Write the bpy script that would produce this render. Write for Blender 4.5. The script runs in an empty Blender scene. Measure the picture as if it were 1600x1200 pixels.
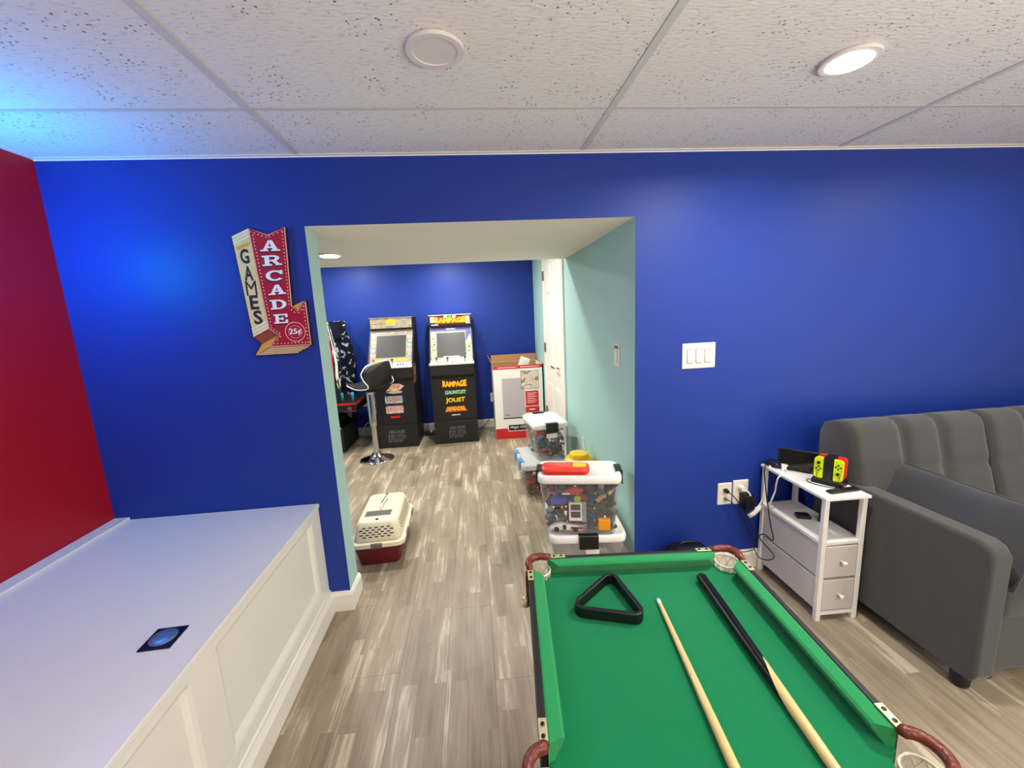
import bpy, math, random
from mathutils import Vector, Matrix
random.seed(7)
PI = math.pi
scene = bpy.context.scene
COL = scene.collection

# ------------------------------------------------------------------ camera, world, lights, exposure
F_PX, YAW, PITCH, ROLL = 644.33, 0.0884626, -0.1699465, 0.0481947
EYE = Vector((0, 0, 1.45))
_f = Vector((math.sin(YAW) * math.cos(PITCH), math.cos(YAW) * math.cos(PITCH), math.sin(PITCH)))
_r = Vector((math.cos(YAW), -math.sin(YAW), 0))
_d = _f.cross(_r)
CR = math.cos(ROLL) * _r + math.sin(ROLL) * _d
CD = -math.sin(ROLL) * _r + math.cos(ROLL) * _d
cam_data = bpy.data.cameras.new('camera')
cam_data.sensor_width = 36.0
cam_data.sensor_fit = 'HORIZONTAL'
cam_data.lens = F_PX / 1600 * 36
cam_data.clip_start = 0.02
cam = bpy.data.objects.new('camera', cam_data)
COL.objects.link(cam)
m = Matrix.Identity(4)
for i in range(3):
    m[i][0], m[i][1], m[i][2], m[i][3] = CR[i], -CD[i], -_f[i], EYE[i]
cam.matrix_world = m
scene.camera = cam

def at_y(px, py, y):
    """the world point of the wall plane at depth y that the photo shows at a pixel (used to survey flat things on walls)"""
    d = CR * ((px - 800) / F_PX) + CD * ((py - 600) / F_PX) + _f
    return EYE + d * ((y - EYE.y) / d.y)

scene.view_settings.view_transform = 'Standard'
scene.view_settings.look = 'None'
scene.view_settings.gamma = 1.0
scene.view_settings.use_curve_mapping = False
scene.view_settings.exposure = 0.33

world = bpy.data.worlds.new('world')
scene.world = world
world.use_nodes = True
world.node_tree.nodes['Background'].inputs[0].default_value = (0.8, 0.85, 1.0, 1)
world.node_tree.nodes['Background'].inputs[1].default_value = 0.05

def area(name, loc, power, size, color=(1, 1, 1), rot=(0, 0, 0), shape='DISK', size_y=None, spread=None):
    l = bpy.data.lights.new(name, 'AREA')
    l.energy, l.size, l.color, l.shape = power, size, color, shape
    if size_y: l.size_y = size_y
    if spread: l.spread = spread
    o = bpy.data.objects.new(name, l)
    o.location, o.rotation_euler = loc, rot
    COL.objects.link(o)
    return o

def point(name, loc, power, radius, color):
    l = bpy.data.lights.new(name, 'POINT')
    l.energy, l.shadow_soft_size, l.color = power, radius, color
    o = bpy.data.objects.new(name, l)
    o.location = loc
    COL.objects.link(o)
    return o

WARM = (1.0, 0.965, 0.90)
SPR = math.radians(168)
# recessed ceiling lamps of the front room (one in view, the others on the same grid out of frame)
area('downlight_in_view', (1.174, 1.275, 2.129), 13.5, 0.115, WARM, spread=SPR)
for x, y, p in ((2.4, 1.275, 7), (1.17, -0.9, 9), (2.4, -0.9, 9), (-0.05, -2.0, 9)):
    area('downlight', (x, y, 2.129), p, 0.115, WARM, spread=SPR)
# far room lamps and the one in the soffit
area('far_downlight', (-0.15, 3.72, 2.129), 21, 0.115, WARM)
area('far_downlight', (-1.40, 4.70, 2.129), 11, 0.115, WARM)
area('far_downlight', (-0.28, 4.70, 2.129), 11, 0.115, WARM)
area('far_downlight', (-1.9, 4.0, 2.129), 13, 0.115, WARM)
area('soffit_downlight', (-0.863, 2.79, 1.845), 12, 0.115, WARM)
# unseen fills added to brighten the room: from the right, and upward behind the camera
area('right_fill', (3.9, -0.9, 1.2), 42, 2.6, (1.0, 0.98, 0.94), (0, math.radians(90), 0), 'RECTANGLE', 1.6)
area('ceiling_fill', (1.3, -1.3, 1.0), 77, 1.6, (1.0, 0.985, 0.94), (math.radians(180), 0, 0), 'DISK')
# coloured lamp by the red wall, left of the frame
point('blue_lamp', (-1.55, 1.53, 1.74), 15, 0.05, (0.0, 0.34, 1.0))

# ------------------------------------------------------------------ materials
def srgb(c):
    return tuple(((v / 255) / 12.92 if v / 255 <= 0.04045 else ((v / 255 + 0.055) / 1.055) ** 2.4) for v in c) + (1.0,)

def new_mat(name):
    mt = bpy.data.materials.new(name)
    mt.use_nodes = True
    nt = mt.node_tree
    return mt, nt, nt.nodes['Principled BSDF']

def mat(name, c, rough=0.5, metal=0.0, var=0.05, vscale=6.0, bump=0.0, bscale=60.0, spec=0.5, coat=0.0, sheen=0.0, stretch=None):
    mt, nt, b = new_mat(name)
    N, L = nt.nodes, nt.links
    tc = N.new('ShaderNodeTexCoord')
    src = tc.outputs['Object']
    if stretch:
        mp = N.new('ShaderNodeMapping')
        mp.inputs['Scale'].default_value = stretch
        L.new(src, mp.inputs[0]); src = mp.outputs[0]
    n1 = N.new('ShaderNodeTexNoise')
    n1.inputs['Scale'].default_value = vscale
    n1.inputs['Detail'].default_value = 4
    L.new(src, n1.inputs['Vector'])
    mx = N.new('ShaderNodeMix'); mx.data_type = 'RGBA'
    lo = srgb(c)
    mx.inputs[6].default_value = tuple(v * (1 - var) for v in lo[:3]) + (1,)
    mx.inputs[7].default_value = tuple(min(1, v * (1 + var)) for v in lo[:3]) + (1,)
    L.new(n1.outputs['Fac'], mx.inputs[0])
    L.new(mx.outputs[2], b.inputs['Base Color'])
    b.inputs['Roughness'].default_value = rough
    b.inputs['Metallic'].default_value = metal
    b.inputs['Specular IOR Level'].default_value = spec
    b.inputs['Coat Weight'].default_value = coat
    b.inputs['Sheen Weight'].default_value = sheen
    if bump:
        n2 = N.new('ShaderNodeTexNoise')
        n2.inputs['Scale'].default_value = bscale
        n2.inputs['Detail'].default_value = 3
        L.new(src, n2.inputs['Vector'])
        bp = N.new('ShaderNodeBump')
        bp.inputs['Strength'].default_value = bump
        bp.inputs['Distance'].default_value = 0.01
        L.new(n2.outputs['Fac'], bp.inputs['Height'])
        L.new(bp.outputs[0], b.inputs['Normal'])
    return mt

def emit(name, c, strength):
    mt, nt, b = new_mat(name)
    b.inputs['Base Color'].default_value = srgb(c)
    b.inputs['Emission Color'].default_value = srgb(c)
    b.inputs['Emission Strength'].default_value = strength
    return mt

def clear(name, tint, haze, rough=0.15):
    mt, nt, b = new_mat(name)
    N, L = nt.nodes, nt.links
    b.inputs['Base Color'].default_value = srgb(tint)
    b.inputs['Roughness'].default_value = rough
    t = N.new('ShaderNodeBsdfTransparent')
    fr = N.new('ShaderNodeLayerWeight'); fr.inputs[0].default_value = 0.35
    mr = N.new('ShaderNodeMapRange')
    mr.inputs[3].default_value = haze; mr.inputs[4].default_value = min(1, haze + 0.45)
    L.new(fr.outputs['Facing'], mr.inputs[0])
    ms = N.new('ShaderNodeMixShader')
    L.new(mr.outputs[0], ms.inputs[0])
    L.new(t.outputs[0], ms.inputs[1]); L.new(b.outputs[0], ms.inputs[2])
    L.new(ms.outputs[0], N['Material Output'].inputs[0])
    return mt

def floor_mat(name, use_random):
    """greyed wood print: narrow staves of differing tone, streaky grain, white scuffs"""
    mt, nt, b = new_mat(name)
    N, L = nt.nodes, nt.links
    def math_(op, a, bb=None):
        n = N.new('ShaderNodeMath'); n.operation = op
        for k, v in enumerate((a, bb)):
            if v is None: continue
            if isinstance(v, (int, float)): n.inputs[k].default_value = v
            else: L.new(v, n.inputs[k])
        return n.outputs[0]
    geo = N.new('ShaderNodeNewGeometry')
    sp = N.new('ShaderNodeSeparateXYZ'); L.new(geo.outputs['Position'], sp.inputs[0])
    oi = N.new('ShaderNodeObjectInfo')
    ix = math_('FLOOR', math_('DIVIDE', math_('ADD', sp.outputs[0], 5.0), 0.0652))
    wn = N.new('ShaderNodeTexWhiteNoise'); wn.noise_dimensions = '2D'
    cb = N.new('ShaderNodeCombineXYZ')
    L.new(ix, cb.inputs[0])
    if use_random: L.new(math_('MULTIPLY', oi.outputs['Random'], 37.0), cb.inputs[1])
    L.new(cb.outputs[0], wn.inputs['Vector'])
    iy = math_('FLOOR', math_('ADD', math_('DIVIDE', sp.outputs[1], 0.43), math_('MULTIPLY', wn.outputs['Value'], 3.0)))
    cb2 = N.new('ShaderNodeCombineXYZ'); L.new(ix, cb2.inputs[0]); L.new(iy, cb2.inputs[1])
    wn2 = N.new('ShaderNodeTexWhiteNoise'); wn2.noise_dimensions = '2D'; L.new(cb2.outputs[0], wn2.inputs['Vector'])
    mp = N.new('ShaderNodeMapping'); mp.inputs['Scale'].default_value = (26, 1.6, 1)
    L.new(geo.outputs['Position'], mp.inputs[0])
    off = N.new('ShaderNodeVectorMath'); off.operation = 'ADD'
    L.new(mp.outputs[0], off.inputs[0])
    sc = N.new('ShaderNodeVectorMath'); sc.operation = 'SCALE'; L.new(wn2.outputs['Color'], sc.inputs[0]); sc.inputs['Scale'].default_value = 30
    L.new(sc.outputs[0], off.inputs[1])
    n1 = N.new('ShaderNodeTexNoise'); n1.inputs['Scale'].default_value = 1.0; n1.inputs['Detail'].default_value = 7; n1.inputs['Roughness'].default_value = 0.65
    L.new(off.outputs[0], n1.inputs['Vector'])
    mp2 = N.new('ShaderNodeMapping'); mp2.inputs['Scale'].default_value = (5, 1.3, 1); L.new(geo.outputs['Position'], mp2.inputs[0])
    n2 = N.new('ShaderNodeTexNoise'); n2.inputs['Scale'].default_value = 1.6; n2.inputs['Detail'].default_value = 5
    L.new(mp2.outputs[0], n2.inputs['Vector'])
    mp3 = N.new('ShaderNodeMapping'); mp3.inputs['Scale'].default_value = (70, 3.2, 1); L.new(off.outputs[0], mp3.inputs[0]); mp3.inputs['Scale'].default_value = (3.1, 2.6, 1)
    n3 = N.new('ShaderNodeTexNoise'); n3.inputs['Scale'].default_value = 1.0; n3.inputs['Detail'].default_value = 6; n3.inputs['Roughness'].default_value = 0.7
    L.new(mp3.outputs[0], n3.inputs['Vector'])
    f = math_('ADD', math_('MULTIPLY', wn2.outputs['Value'], 0.20), math_('ADD', math_('MULTIPLY', n1.outputs['Fac'], 0.62), math_('ADD', math_('MULTIPLY', n3.outputs['Fac'], 0.45), math_('MULTIPLY', n2.outputs['Fac'], 0.75))))
    cr = N.new('ShaderNodeValToRGB')
    e = cr.color_ramp.elements
    f = math_('MULTIPLY', f, 0.85)
    e[0].position = 0.52; e[0].color = srgb((104, 92, 79))
    e[1].position = 1.24; e[1].color = srgb((194, 182, 160))
    a = e.new(0.74); a.color = srgb((136, 121, 102))
    a = e.new(0.93); a.color = srgb((160, 146, 125))
    L.new(f, cr.inputs[0])
    L.new(cr.outputs[0], b.inputs['Base Color'])
    b.inputs['Roughness'].default_value = 0.42
    b.inputs['Specular IOR Level'].default_value = 0.35
    bp = N.new('ShaderNodeBump'); bp.inputs['Strength'].default_value = 0.12; bp.inputs['Distance'].default_value = 0.004
    L.new(n1.outputs['Fac'], bp.inputs['Height']); L.new(bp.outputs[0], b.inputs['Normal'])
    return mt

def tile_mat():
    """mineral-fibre ceiling tile: pin holes and short fissures"""
    mt, nt, b = new_mat('ceiling_tile')
    N, L = nt.nodes, nt.links
    geo = N.new('ShaderNodeNewGeometry')
    v = N.new('ShaderNodeTexVoronoi'); v.inputs['Scale'].default_value = 62
    L.new(geo.outputs['Position'], v.inputs['Vector'])
    n = N.new('ShaderNodeTexNoise'); n.inputs['Scale'].default_value = 9; n.inputs['Detail'].default_value = 2
    L.new(geo.outputs['Position'], n.inputs['Vector'])
    mr = N.new('ShaderNodeMapRange'); mr.inputs[1].default_value = 0.40; mr.inputs[2].default_value = 0.62; mr.inputs[3].default_value = 0.0; mr.inputs[4].default_value = 0.22
    L.new(n.outputs['Fac'], mr.inputs[0])
    lt = N.new('ShaderNodeMath'); lt.operation = 'LESS_THAN'; L.new(v.outputs['Distance'], lt.inputs[0]); L.new(mr.outputs[0], lt.inputs[1])
    mp = N.new('ShaderNodeMapping'); mp.inputs['Scale'].default_value = (45, 120, 1); L.new(geo.outputs['Position'], mp.inputs[0])
    n2 = N.new('ShaderNodeTexNoise'); n2.inputs['Scale'].default_value = 1; n2.inputs['Detail'].default_value = 5; L.new(mp.outputs[0], n2.inputs['Vector'])
    cr = N.new('ShaderNodeValToRGB'); e = cr.color_ramp.elements
    e[0].position = 0.30; e[0].color = srgb((214, 209, 202)); e[1].position = 0.44; e[1].color = srgb((236, 232, 226))
    L.new(n2.outputs['Fac'], cr.inputs[0])
    mx = N.new('ShaderNodeMix'); mx.data_type = 'RGBA'; mx.inputs[7].default_value = srgb((92, 86, 78))
    ml = N.new('ShaderNodeMath'); ml.operation = 'MULTIPLY'; ml.inputs[1].default_value = 0.8; L.new(lt.outputs[0], ml.inputs[0])
    L.new(ml.outputs[0], mx.inputs[0]); L.new(cr.outputs[0], mx.inputs[6])
    L.new(mx.outputs[2], b.inputs['Base Color'])
    b.inputs['Roughness'].default_value = 0.9
    bp = N.new('ShaderNodeBump'); bp.inputs['Strength'].default_value = 0.5; bp.inputs['Distance'].default_value = 0.004
    sb = N.new('ShaderNodeMath'); sb.operation = 'SUBTRACT'; L.new(n2.outputs['Fac'], sb.inputs[0]); L.new(lt.outputs[0], sb.inputs[1])
    L.new(sb.outputs[0], bp.inputs['Height']); L.new(bp.outputs[0], b.inputs['Normal'])
    return mt

def tex_print(name, base, cols, scale, rough=0.45):
    """a printed picture too small to read: blotches of the given colours"""
    mt, nt, b = new_mat(name)
    N, L = nt.nodes, nt.links
    tc = N.new('ShaderNodeTexCoord')
    n = N.new('ShaderNodeTexNoise'); n.inputs['Scale'].default_value = scale; n.inputs['Detail'].default_value = 3; n.inputs['Distortion'].default_value = 1.2
    L.new(tc.outputs['Object'], n.inputs['Vector'])
    cr = N.new('ShaderNodeValToRGB'); cr.color_ramp.interpolation = 'CONSTANT'
    e = cr.color_ramp.elements
    e[0].position = 0; e[0].color = srgb(base)
    e[1].position = 0.44; e[1].color = srgb(cols[0])
    for k, c in enumerate(cols[1:]):
        a = e.new(0.44 + 0.17 * (k + 1) / len(cols)); a.color = srgb(c)
    L.new(n.outputs['Fac'], cr.inputs[0]); L.new(cr.outputs[0], b.inputs['Base Color'])
    b.inputs['Roughness'].default_value = rough
    return mt

MBLUE = mat('blue_wall_paint', (22, 54, 146), 0.5, bump=0.06, bscale=170, var=0.02, spec=0.35)
MRED = mat('red_wall_paint', (172, 0, 14), 0.5, bump=0.06, bscale=170, var=0.02)
MTEAL = mat('teal_wall_paint', (168, 207, 202), 0.6, bump=0.06, bscale=170, var=0.02)
MWHITEW = mat('white_wall_paint', (222, 218, 208), 0.7, var=0.02)
MTRIM = mat('white_trim_paint', (238, 234, 224), 0.35, var=0.02)
MCEIL = mat('ceiling_paint', (240, 234, 220), 0.85, var=0.02, bump=0.05, bscale=200)
MTILE = tile_mat()
MTEE = mat('white_grid_metal', (214, 210, 204), 0.45, var=0.02)
MPLANK = floor_mat('floor_plank', True)
MFLOORB = floor_mat('floor_base', False)
MWHITE = mat('white_plastic', (240, 238, 232), 0.3, var=0.02)
MIVORY = mat('ivory_plastic', (233, 228, 214), 0.35, var=0.02)
MBLACK = mat('black_plastic', (16, 16, 17), 0.35, var=0.1)
MBLACKM = mat('black_board', (22, 20, 19), 0.5, var=0.1)
MGREYP = mat('grey_plastic', (112, 108, 100), 0.5)
MCHROME = mat('chrome', (205, 205, 205), 0.12, 1.0, var=0.02)
MBRASS = mat('brass_plate', (244, 232, 180), 0.38, 0.85, var=0.03)
MFELT = mat('green_felt', (12, 124, 76), 0.95, var=0.05, vscale=25, bump=0.25, bscale=700, spec=0.1, sheen=0.15)
MCUSH = mat('green_cushion_cloth', (38, 146, 84), 0.95, var=0.05, vscale=25, bump=0.2, bscale=700, spec=0.1, sheen=0.2)
MLEATHER = mat('brown_leather', (112, 44, 30), 0.38, var=0.25, vscale=30, bump=0.4, bscale=60)
MNET = mat('cream_net', (238, 230, 206), 0.8)
MCUEW = mat('maple_cue', (232, 200, 134), 0.25, var=0.06, vscale=3, stretch=(14, 1, 14), coat=0.4)
MCUEB = mat('black_lacquer', (8, 8, 9), 0.3, var=0.05, spec=0.35)
MFERR = mat('white_ferrule', (240, 238, 230), 0.3)
MSOFA = mat('charcoal_sofa_fabric', (70, 70, 68), 0.95, var=0.10, vscale=14, bump=0.25, bscale=420, spec=0.15, sheen=0.25)
MPILLOW = mat('dark_pillow_fabric', (60, 61, 64), 0.95, var=0.10, vscale=14, bump=0.25, bscale=420, spec=0.15, sheen=0.2)
MDRAWER = mat('pale_grey_drawer_fabric', (206, 200, 196), 0.8, var=0.05, vscale=40, bump=0.15, bscale=300)
MCLEAR = clear('clear_plastic', (225, 228, 226), 0.06)
MCLEARL = clear('hazy_clear_lid', (222, 224, 222), 0.45, 0.25)
MCREAM = mat('cream_plastic', (232, 222, 190), 0.42, var=0.03)
MMAROON = mat('maroon_plastic', (104, 20, 30), 0.45, var=0.05)
MHOLE = mat('dark_opening', (38, 14, 16), 0.9)
MCARD = mat('brown_cardboard', (176, 132, 84), 0.85, var=0.08)
MREDP = mat('red_plastic', (226, 40, 26), 0.3, var=0.04)
MYELP = mat('yellow_plastic', (246, 200, 16), 0.3, var=0.03)
MSCREEN = mat('dark_screen', (50, 50, 48), 0.5, var=0.1)
MTAB = mat('tablet_glass', (14, 14, 15), 0.1, var=0.1)
MNEONY = mat('neon_yellow_plastic', (218, 240, 16), 0.35, var=0.02)
MNEONR = mat('neon_red_plastic', (250, 52, 52), 0.35, var=0.02)
MBLUEL = mat('blue_latch_plastic', (74, 150, 206), 0.35)
MSIGNR = mat('sign_red_enamel', (170, 18, 44), 0.4, var=0.06)
MSIGNC = mat('sign_cream_enamel', (226, 206, 140), 0.4, var=0.06)
MSIGNB = mat('sign_pale_rib', (236, 226, 190), 0.4)
MSIGNG = mat('sign_gold', (214, 160, 66), 0.4, var=0.1)
MSIGNBR = mat('sign_brown', (150, 66, 44), 0.45, var=0.15, vscale=20)
MPINK = mat('sign_pink_line', (240, 190, 186), 0.45)
MBULB = mat('sign_bulb_print', (248, 226, 170), 0.35)
MINK = mat('dark_ink', (40, 22, 26), 0.5)
MPWHITE = mat('print_white', (244, 242, 236), 0.45, var=0.01)
MPRED = mat('print_red', (206, 34, 36), 0.5, var=0.02)
MPYEL = mat('print_yellow', (252, 208, 20), 0.45, var=0.02)
MPORANGE = mat('print_orange', (240, 130, 24), 0.45)
MPGREEN = mat('print_green', (104, 170, 96), 0.45)
MPGREY = mat('print_grey', (104, 104, 102), 0.5)
MPDGREY = mat('print_dark_grey', (62, 62, 60), 0.5)
MPLILAC = mat('print_lilac_grey', (190, 182, 188), 0.5, var=0.03)
MPNAVY = mat('print_navy', (70, 72, 140), 0.5)
MCONC = tex_print('marquee_stone_print', (150, 144, 116), [(172, 166, 136), (160, 150, 124), (182, 176, 150)], 14)
MBEZ1 = mat('bezel_stone', (150, 142, 126), 0.5, var=0.12, vscale=20)
MPIX = [tex_print('picture_teal', (60, 140, 150), [(120, 190, 190), (220, 220, 210), (50, 80, 90)], 60),
        tex_print('picture_pink', (190, 110, 100), [(236, 190, 170), (120, 60, 60), (240, 220, 210)], 60),
        tex_print('picture_grey', (120, 120, 110), [(220, 220, 214), (60, 60, 60), (150, 110, 100)], 60)]
MBEZ2 = tex_print('bezel_city_print', (150, 164, 130), [(172, 186, 150), (120, 134, 104), (186, 196, 166)], 22)
MART = tex_print('side_art_print', (14, 16, 26), [(18, 22, 40), (14, 16, 26), (30, 44, 92), (186, 192, 206)], 13)
MARTR = tex_print('side_art_rust', (60, 40, 34), [(150, 110, 80), (70, 60, 60), (180, 150, 120)], 14)
MKITCH = tex_print('kitchen_photo_print', (226, 214, 204), [(206, 180, 156), (238, 230, 222), (176, 120, 104), (150, 146, 120)], 13)
MLAMP = emit('lit_diffuser', (255, 246, 230), 14)
MLAMPOFF = mat('unlit_diffuser', (222, 216, 212), 0.5, var=0.01)
MBLUELED = emit('blue_led', (120, 110, 255), 3)
MGLASSD = mat('steel_outlet_plate', (34, 48, 74), 0.3, 0.8, var=0.2)

# ------------------------------------------------------------------ mesh helpers
class MB:
    def __init__(s): s.v, s.f, s.m = [], [], []
    def add(s, vs, fs, mi=0):
        o = len(s.v); s.v += [tuple(v) for v in vs]
        for k, f in enumerate(fs):
            s.f.append(tuple(i + o for i in f)); s.m.append(mi[k] if isinstance(mi, (list, tuple)) else mi)
        return s
    def box(s, x0, x1, y0, y1, z0, z1, mi=0, T=None):
        vs = [Vector(p) for p in ((x0, y0, z0), (x1, y0, z0), (x1, y1, z0), (x0, y1, z0), (x0, y0, z1), (x1, y0, z1), (x1, y1, z1), (x0, y1, z1))]
        if T: vs = [T @ v for v in vs]
        # faces: bottom, top, front(-y), right(+x), back(+y), left(-x)
        return s.add(vs, [(3, 2, 1, 0), (4, 5, 6, 7), (0, 1, 5, 4), (1, 2, 6, 5), (2, 3, 7, 6), (3, 0, 4, 7)], mi)
    def prism(s, poly, plane, a0, a1, mi=0, T=None):
        n = len(poly)
        def P(p, a):
            v = Vector({'xy': (p[0], p[1], a), 'xz': (p[0], a, p[1]), 'yz': (a, p[0], p[1])}[plane])
            return T @ v if T else v
        vs = [P(p, a0) for p in poly] + [P(p, a1) for p in poly]
        ar = sum(poly[i][0] * poly[(i + 1) % n][1] - poly[(i + 1) % n][0] * poly[i][1] for i in range(n))
        fl = (ar > 0) != (plane == 'xz')
        if a1 < a0: fl = not fl
        fs = [tuple(range(n))[::-1], tuple(range(n, 2 * n))] + [(i, (i + 1) % n, n + (i + 1) % n, n + i) for i in range(n)]
        if not fl: fs = [f[::-1] for f in fs]
        return s.add(vs, fs, mi)
    def ring(s, outer, inner, plane, a0, a1, mi=0):
        n = len(outer)
        def P(p, a): return {'xy': (p[0], p[1], a), 'xz': (p[0], a, p[1]), 'yz': (a, p[0], p[1])}[plane]
        vs = [P(p, a0) for p in outer] + [P(p, a0) for p in inner] + [P(p, a1) for p in outer] + [P(p, a1) for p in inner]
        fs = []
        for i in range(n):
            j = (i + 1) % n
            fs += [(i, n + i, n + j, j), (2 * n + i, 2 * n + j, 3 * n + j, 3 * n + i), (i, j, 2 * n + j, 2 * n + i), (n + i, 3 * n + i, 3 * n + j, n + j)]
        return s.add(vs, fs, mi)
    def tube(s, pts, r, n=8, mi=0, closed=False, caps=True):
        pts = [Vector(p) for p in pts]; k = len(pts)
        rs = r if isinstance(r, (list, tuple)) else [r] * k
        up = None; vs = []
        for i in range(k):
            if closed: t = pts[(i + 1) % k] - pts[i - 1]
            else: t = pts[min(i + 1, k - 1)] - pts[max(i - 1, 0)]
            if t.length < 1e-9: t = Vector((0, 0, 1))
            t.normalize()
            if up is None:
                up = Vector((0, 0, 1)) if abs(t.z) < 0.9 else Vector((1, 0, 0))
            a = up - t * up.dot(t)
            if a.length < 1e-6: a = t.orthogonal()
            a.normalize(); up = a; b = t.cross(a)
            vs += [pts[i] + (a * math.cos(2 * PI * q / n) + b * math.sin(2 * PI * q / n)) * rs[i] for q in range(n)]
        fs = []
        for i in range(k if closed else k - 1):
            i2 = (i + 1) % k
            fs += [(i * n + q, i * n + (q + 1) % n, i2 * n + (q + 1) % n, i2 * n + q) for q in range(n)]
        if caps and not closed: fs += [tuple(range(n))[::-1], tuple(range((k - 1) * n, k * n))]
        return s.add(vs, fs, mi)
    def lathe(s, prof, c=(0, 0, 0), n=24, mi=0, sx=1, sy=1):
        vs = []
        for r, z in prof: vs += [(c[0] + sx * r * math.cos(2 * PI * q / n), c[1] + sy * r * math.sin(2 * PI * q / n), c[2] + z) for q in range(n)]
        fs = []
        for i in range(len(prof) - 1):
            fs += [(i * n + q, i * n + (q + 1) % n, (i + 1) * n + (q + 1) % n, (i + 1) * n + q) for q in range(n)]
        fs += [tuple(range(n))[::-1], tuple(range((len(prof) - 1) * n, len(prof) * n))]
        return s.add(vs, fs, mi)
    def loft(s, secs, n=4, mi=0, cap0=True, cap1=True, T=None):
        """stack of rounded rectangles (z, cx, cy, hx, hy, r)"""
        vs = []; k = 4 * (n + 1)
        for z, cx, cy, hx, hy, r in secs:
            r = max(1e-4, min(r, hx, hy))
            for q, (sx, sy) in enumerate(((1, 1), (-1, 1), (-1, -1), (1, -1))):
                for i in range(n + 1):
                    a = PI / 2 * (q + i / n)
                    vs.append(Vector((cx + sx * (hx - r) + r * math.cos(a), cy + sy * (hy - r) + r * math.sin(a), z)))
        if T: vs = [T @ v for v in vs]
        fs = []
        for i in range(len(secs) - 1):
            fs += [(i * k + q, i * k + (q + 1) % k, (i + 1) * k + (q + 1) % k, (i + 1) * k + q) for q in range(k)]
        if cap0: fs.append(tuple(range(k))[::-1])
        if cap1: fs.append(tuple(range((len(secs) - 1) * k, len(secs) * k)))
        return s.add(vs, fs, mi)
    def build(s, name, mats, parent=None, loc=(0, 0, 0), rot=(0, 0, 0), smooth=False, bev=0, seg=2, solid=0, sub=0, kind=None, label=None):
        me = bpy.data.meshes.new(name)
        me.from_pydata(s.v, [], s.f)
        mats = mats if isinstance(mats, (list, tuple)) else [mats]
        for mm in mats: me.materials.append(mm)
        me.polygons.foreach_set('material_index', s.m)
        me.validate()
        if smooth:
            me.polygons.foreach_set('use_smooth', [True] * len(me.polygons))
        o = bpy.data.objects.new(name, me)
        COL.objects.link(o)
        o.location, o.rotation_euler = loc, rot
        if parent: o.parent = parent
        if solid:
            md = o.modifiers.new('solidify', 'SOLIDIFY'); md.thickness = solid; md.offset = -1
        if bev:
            md = o.modifiers.new('bevel', 'BEVEL'); md.width = bev; md.segments = seg; md.limit_method = 'ANGLE'; md.angle_limit = math.radians(35)
            if not smooth and seg > 1: me.polygons.foreach_set('use_smooth', [True] * len(me.polygons))
            if hasattr(md, 'harden_normals'): md.harden_normals = True
        if sub:
            md = o.modifiers.new('subdivision', 'SUBSURF'); md.levels = md.render_levels = sub
        if kind: o['kind'] = kind
        if label: o['label'] = label
        return o

def thing(name, label, cat, loc=(0, 0, 0), rz=0.0, group=None):
    o = bpy.data.objects.new(name, None)
    o.empty_display_size = 0.05
    COL.objects.link(o)
    o.location = loc; o.rotation_euler = (0, 0, rz)
    o['label'] = label; o['category'] = cat
    if group: o['group'] = group
    return o

def tag(o, label, cat, group=None):
    o['label'] = label; o['category'] = cat
    if group: o['group'] = group
    return o

def struct(o):
    o['kind'] = 'structure'
    return o

def dup(o, parent=None):
    c = o.copy(); COL.objects.link(c)
    if parent: c.parent = parent
    for ch in list(o.children): dup(ch, c)
    return c

def circ(cx, cy, r, n=20, a0=0.0, a1=2 * PI, ry=None):
    full = abs(a1 - a0 - 2 * PI) < 1e-6
    return [(cx + r * math.cos(a0 + (a1 - a0) * i / (n if full else n - 1)), cy + (ry or r) * math.sin(a0 + (a1 - a0) * i / (n if full else n - 1))) for i in range(n)]

def smooth_path(pts, k=6):
    pts = [Vector(p) for p in pts]; out = []
    for i in range(len(pts) - 1):
        p0, p1, p2, p3 = pts[max(i - 1, 0)], pts[i], pts[i + 1], pts[min(i + 2, len(pts) - 1)]
        for j in range(k):
            t = j / k
            out.append(0.5 * ((2 * p1) + (p2 - p0) * t + (2 * p0 - 5 * p1 + 4 * p2 - p3) * t * t + (3 * p1 - p0 - 3 * p2 + p3) * t ** 3))
    out.append(pts[-1])
    return out

def text(name, s, w, h, mt, parent, loc, rot=(PI / 2, 0, 0), depth=0.002, bold=0.02, shear=0.0, arch=0.0, taper=0.0, label=None):
    """flat lettering as a thin mesh, centred on loc, fitted to w x h, facing -y by default"""
    cu = bpy.data.curves.new(name, 'FONT')
    cu.body = s; cu.size = 1; cu.extrude = 0.01; cu.offset = bold; cu.resolution_u = 3; cu.shear = shear
    tmp = bpy.data.objects.new('tmp', cu); COL.objects.link(tmp)
    dg = bpy.context.evaluated_depsgraph_get(); dg.update()
    me = bpy.data.meshes.new_from_object(tmp.evaluated_get(dg))
    bpy.data.objects.remove(tmp)
    me.name = name
    xs = [v.co.x for v in me.vertices]; ys = [v.co.y for v in me.vertices]; zs = [v.co.z for v in me.vertices]
    x0, x1, y0, y1, z0, z1 = min(xs), max(xs), min(ys), max(ys), min(zs), max(zs)
    for v in me.vertices:
        u = (v.co.x - x0) / (x1 - x0) - 0.5; t = (v.co.y - y0) / (y1 - y0) - 0.5
        sc = 1 + taper * (-t)
        hh = h * (1 - arch * 0.5 + arch * 2 * u * u)
        v.co = (u * w * sc, t * hh + (arch * h * (u * u) * 1.2), (v.co.z - z0) / (z1 - z0) * depth)
    me.materials.clear(); me.materials.append(mt)
    o = bpy.data.objects.new(name, me); COL.objects.link(o)
    o.location = loc; o.rotation_euler = rot
    if parent: o.parent = parent
    if label: o['label'] = label
    return o

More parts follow.
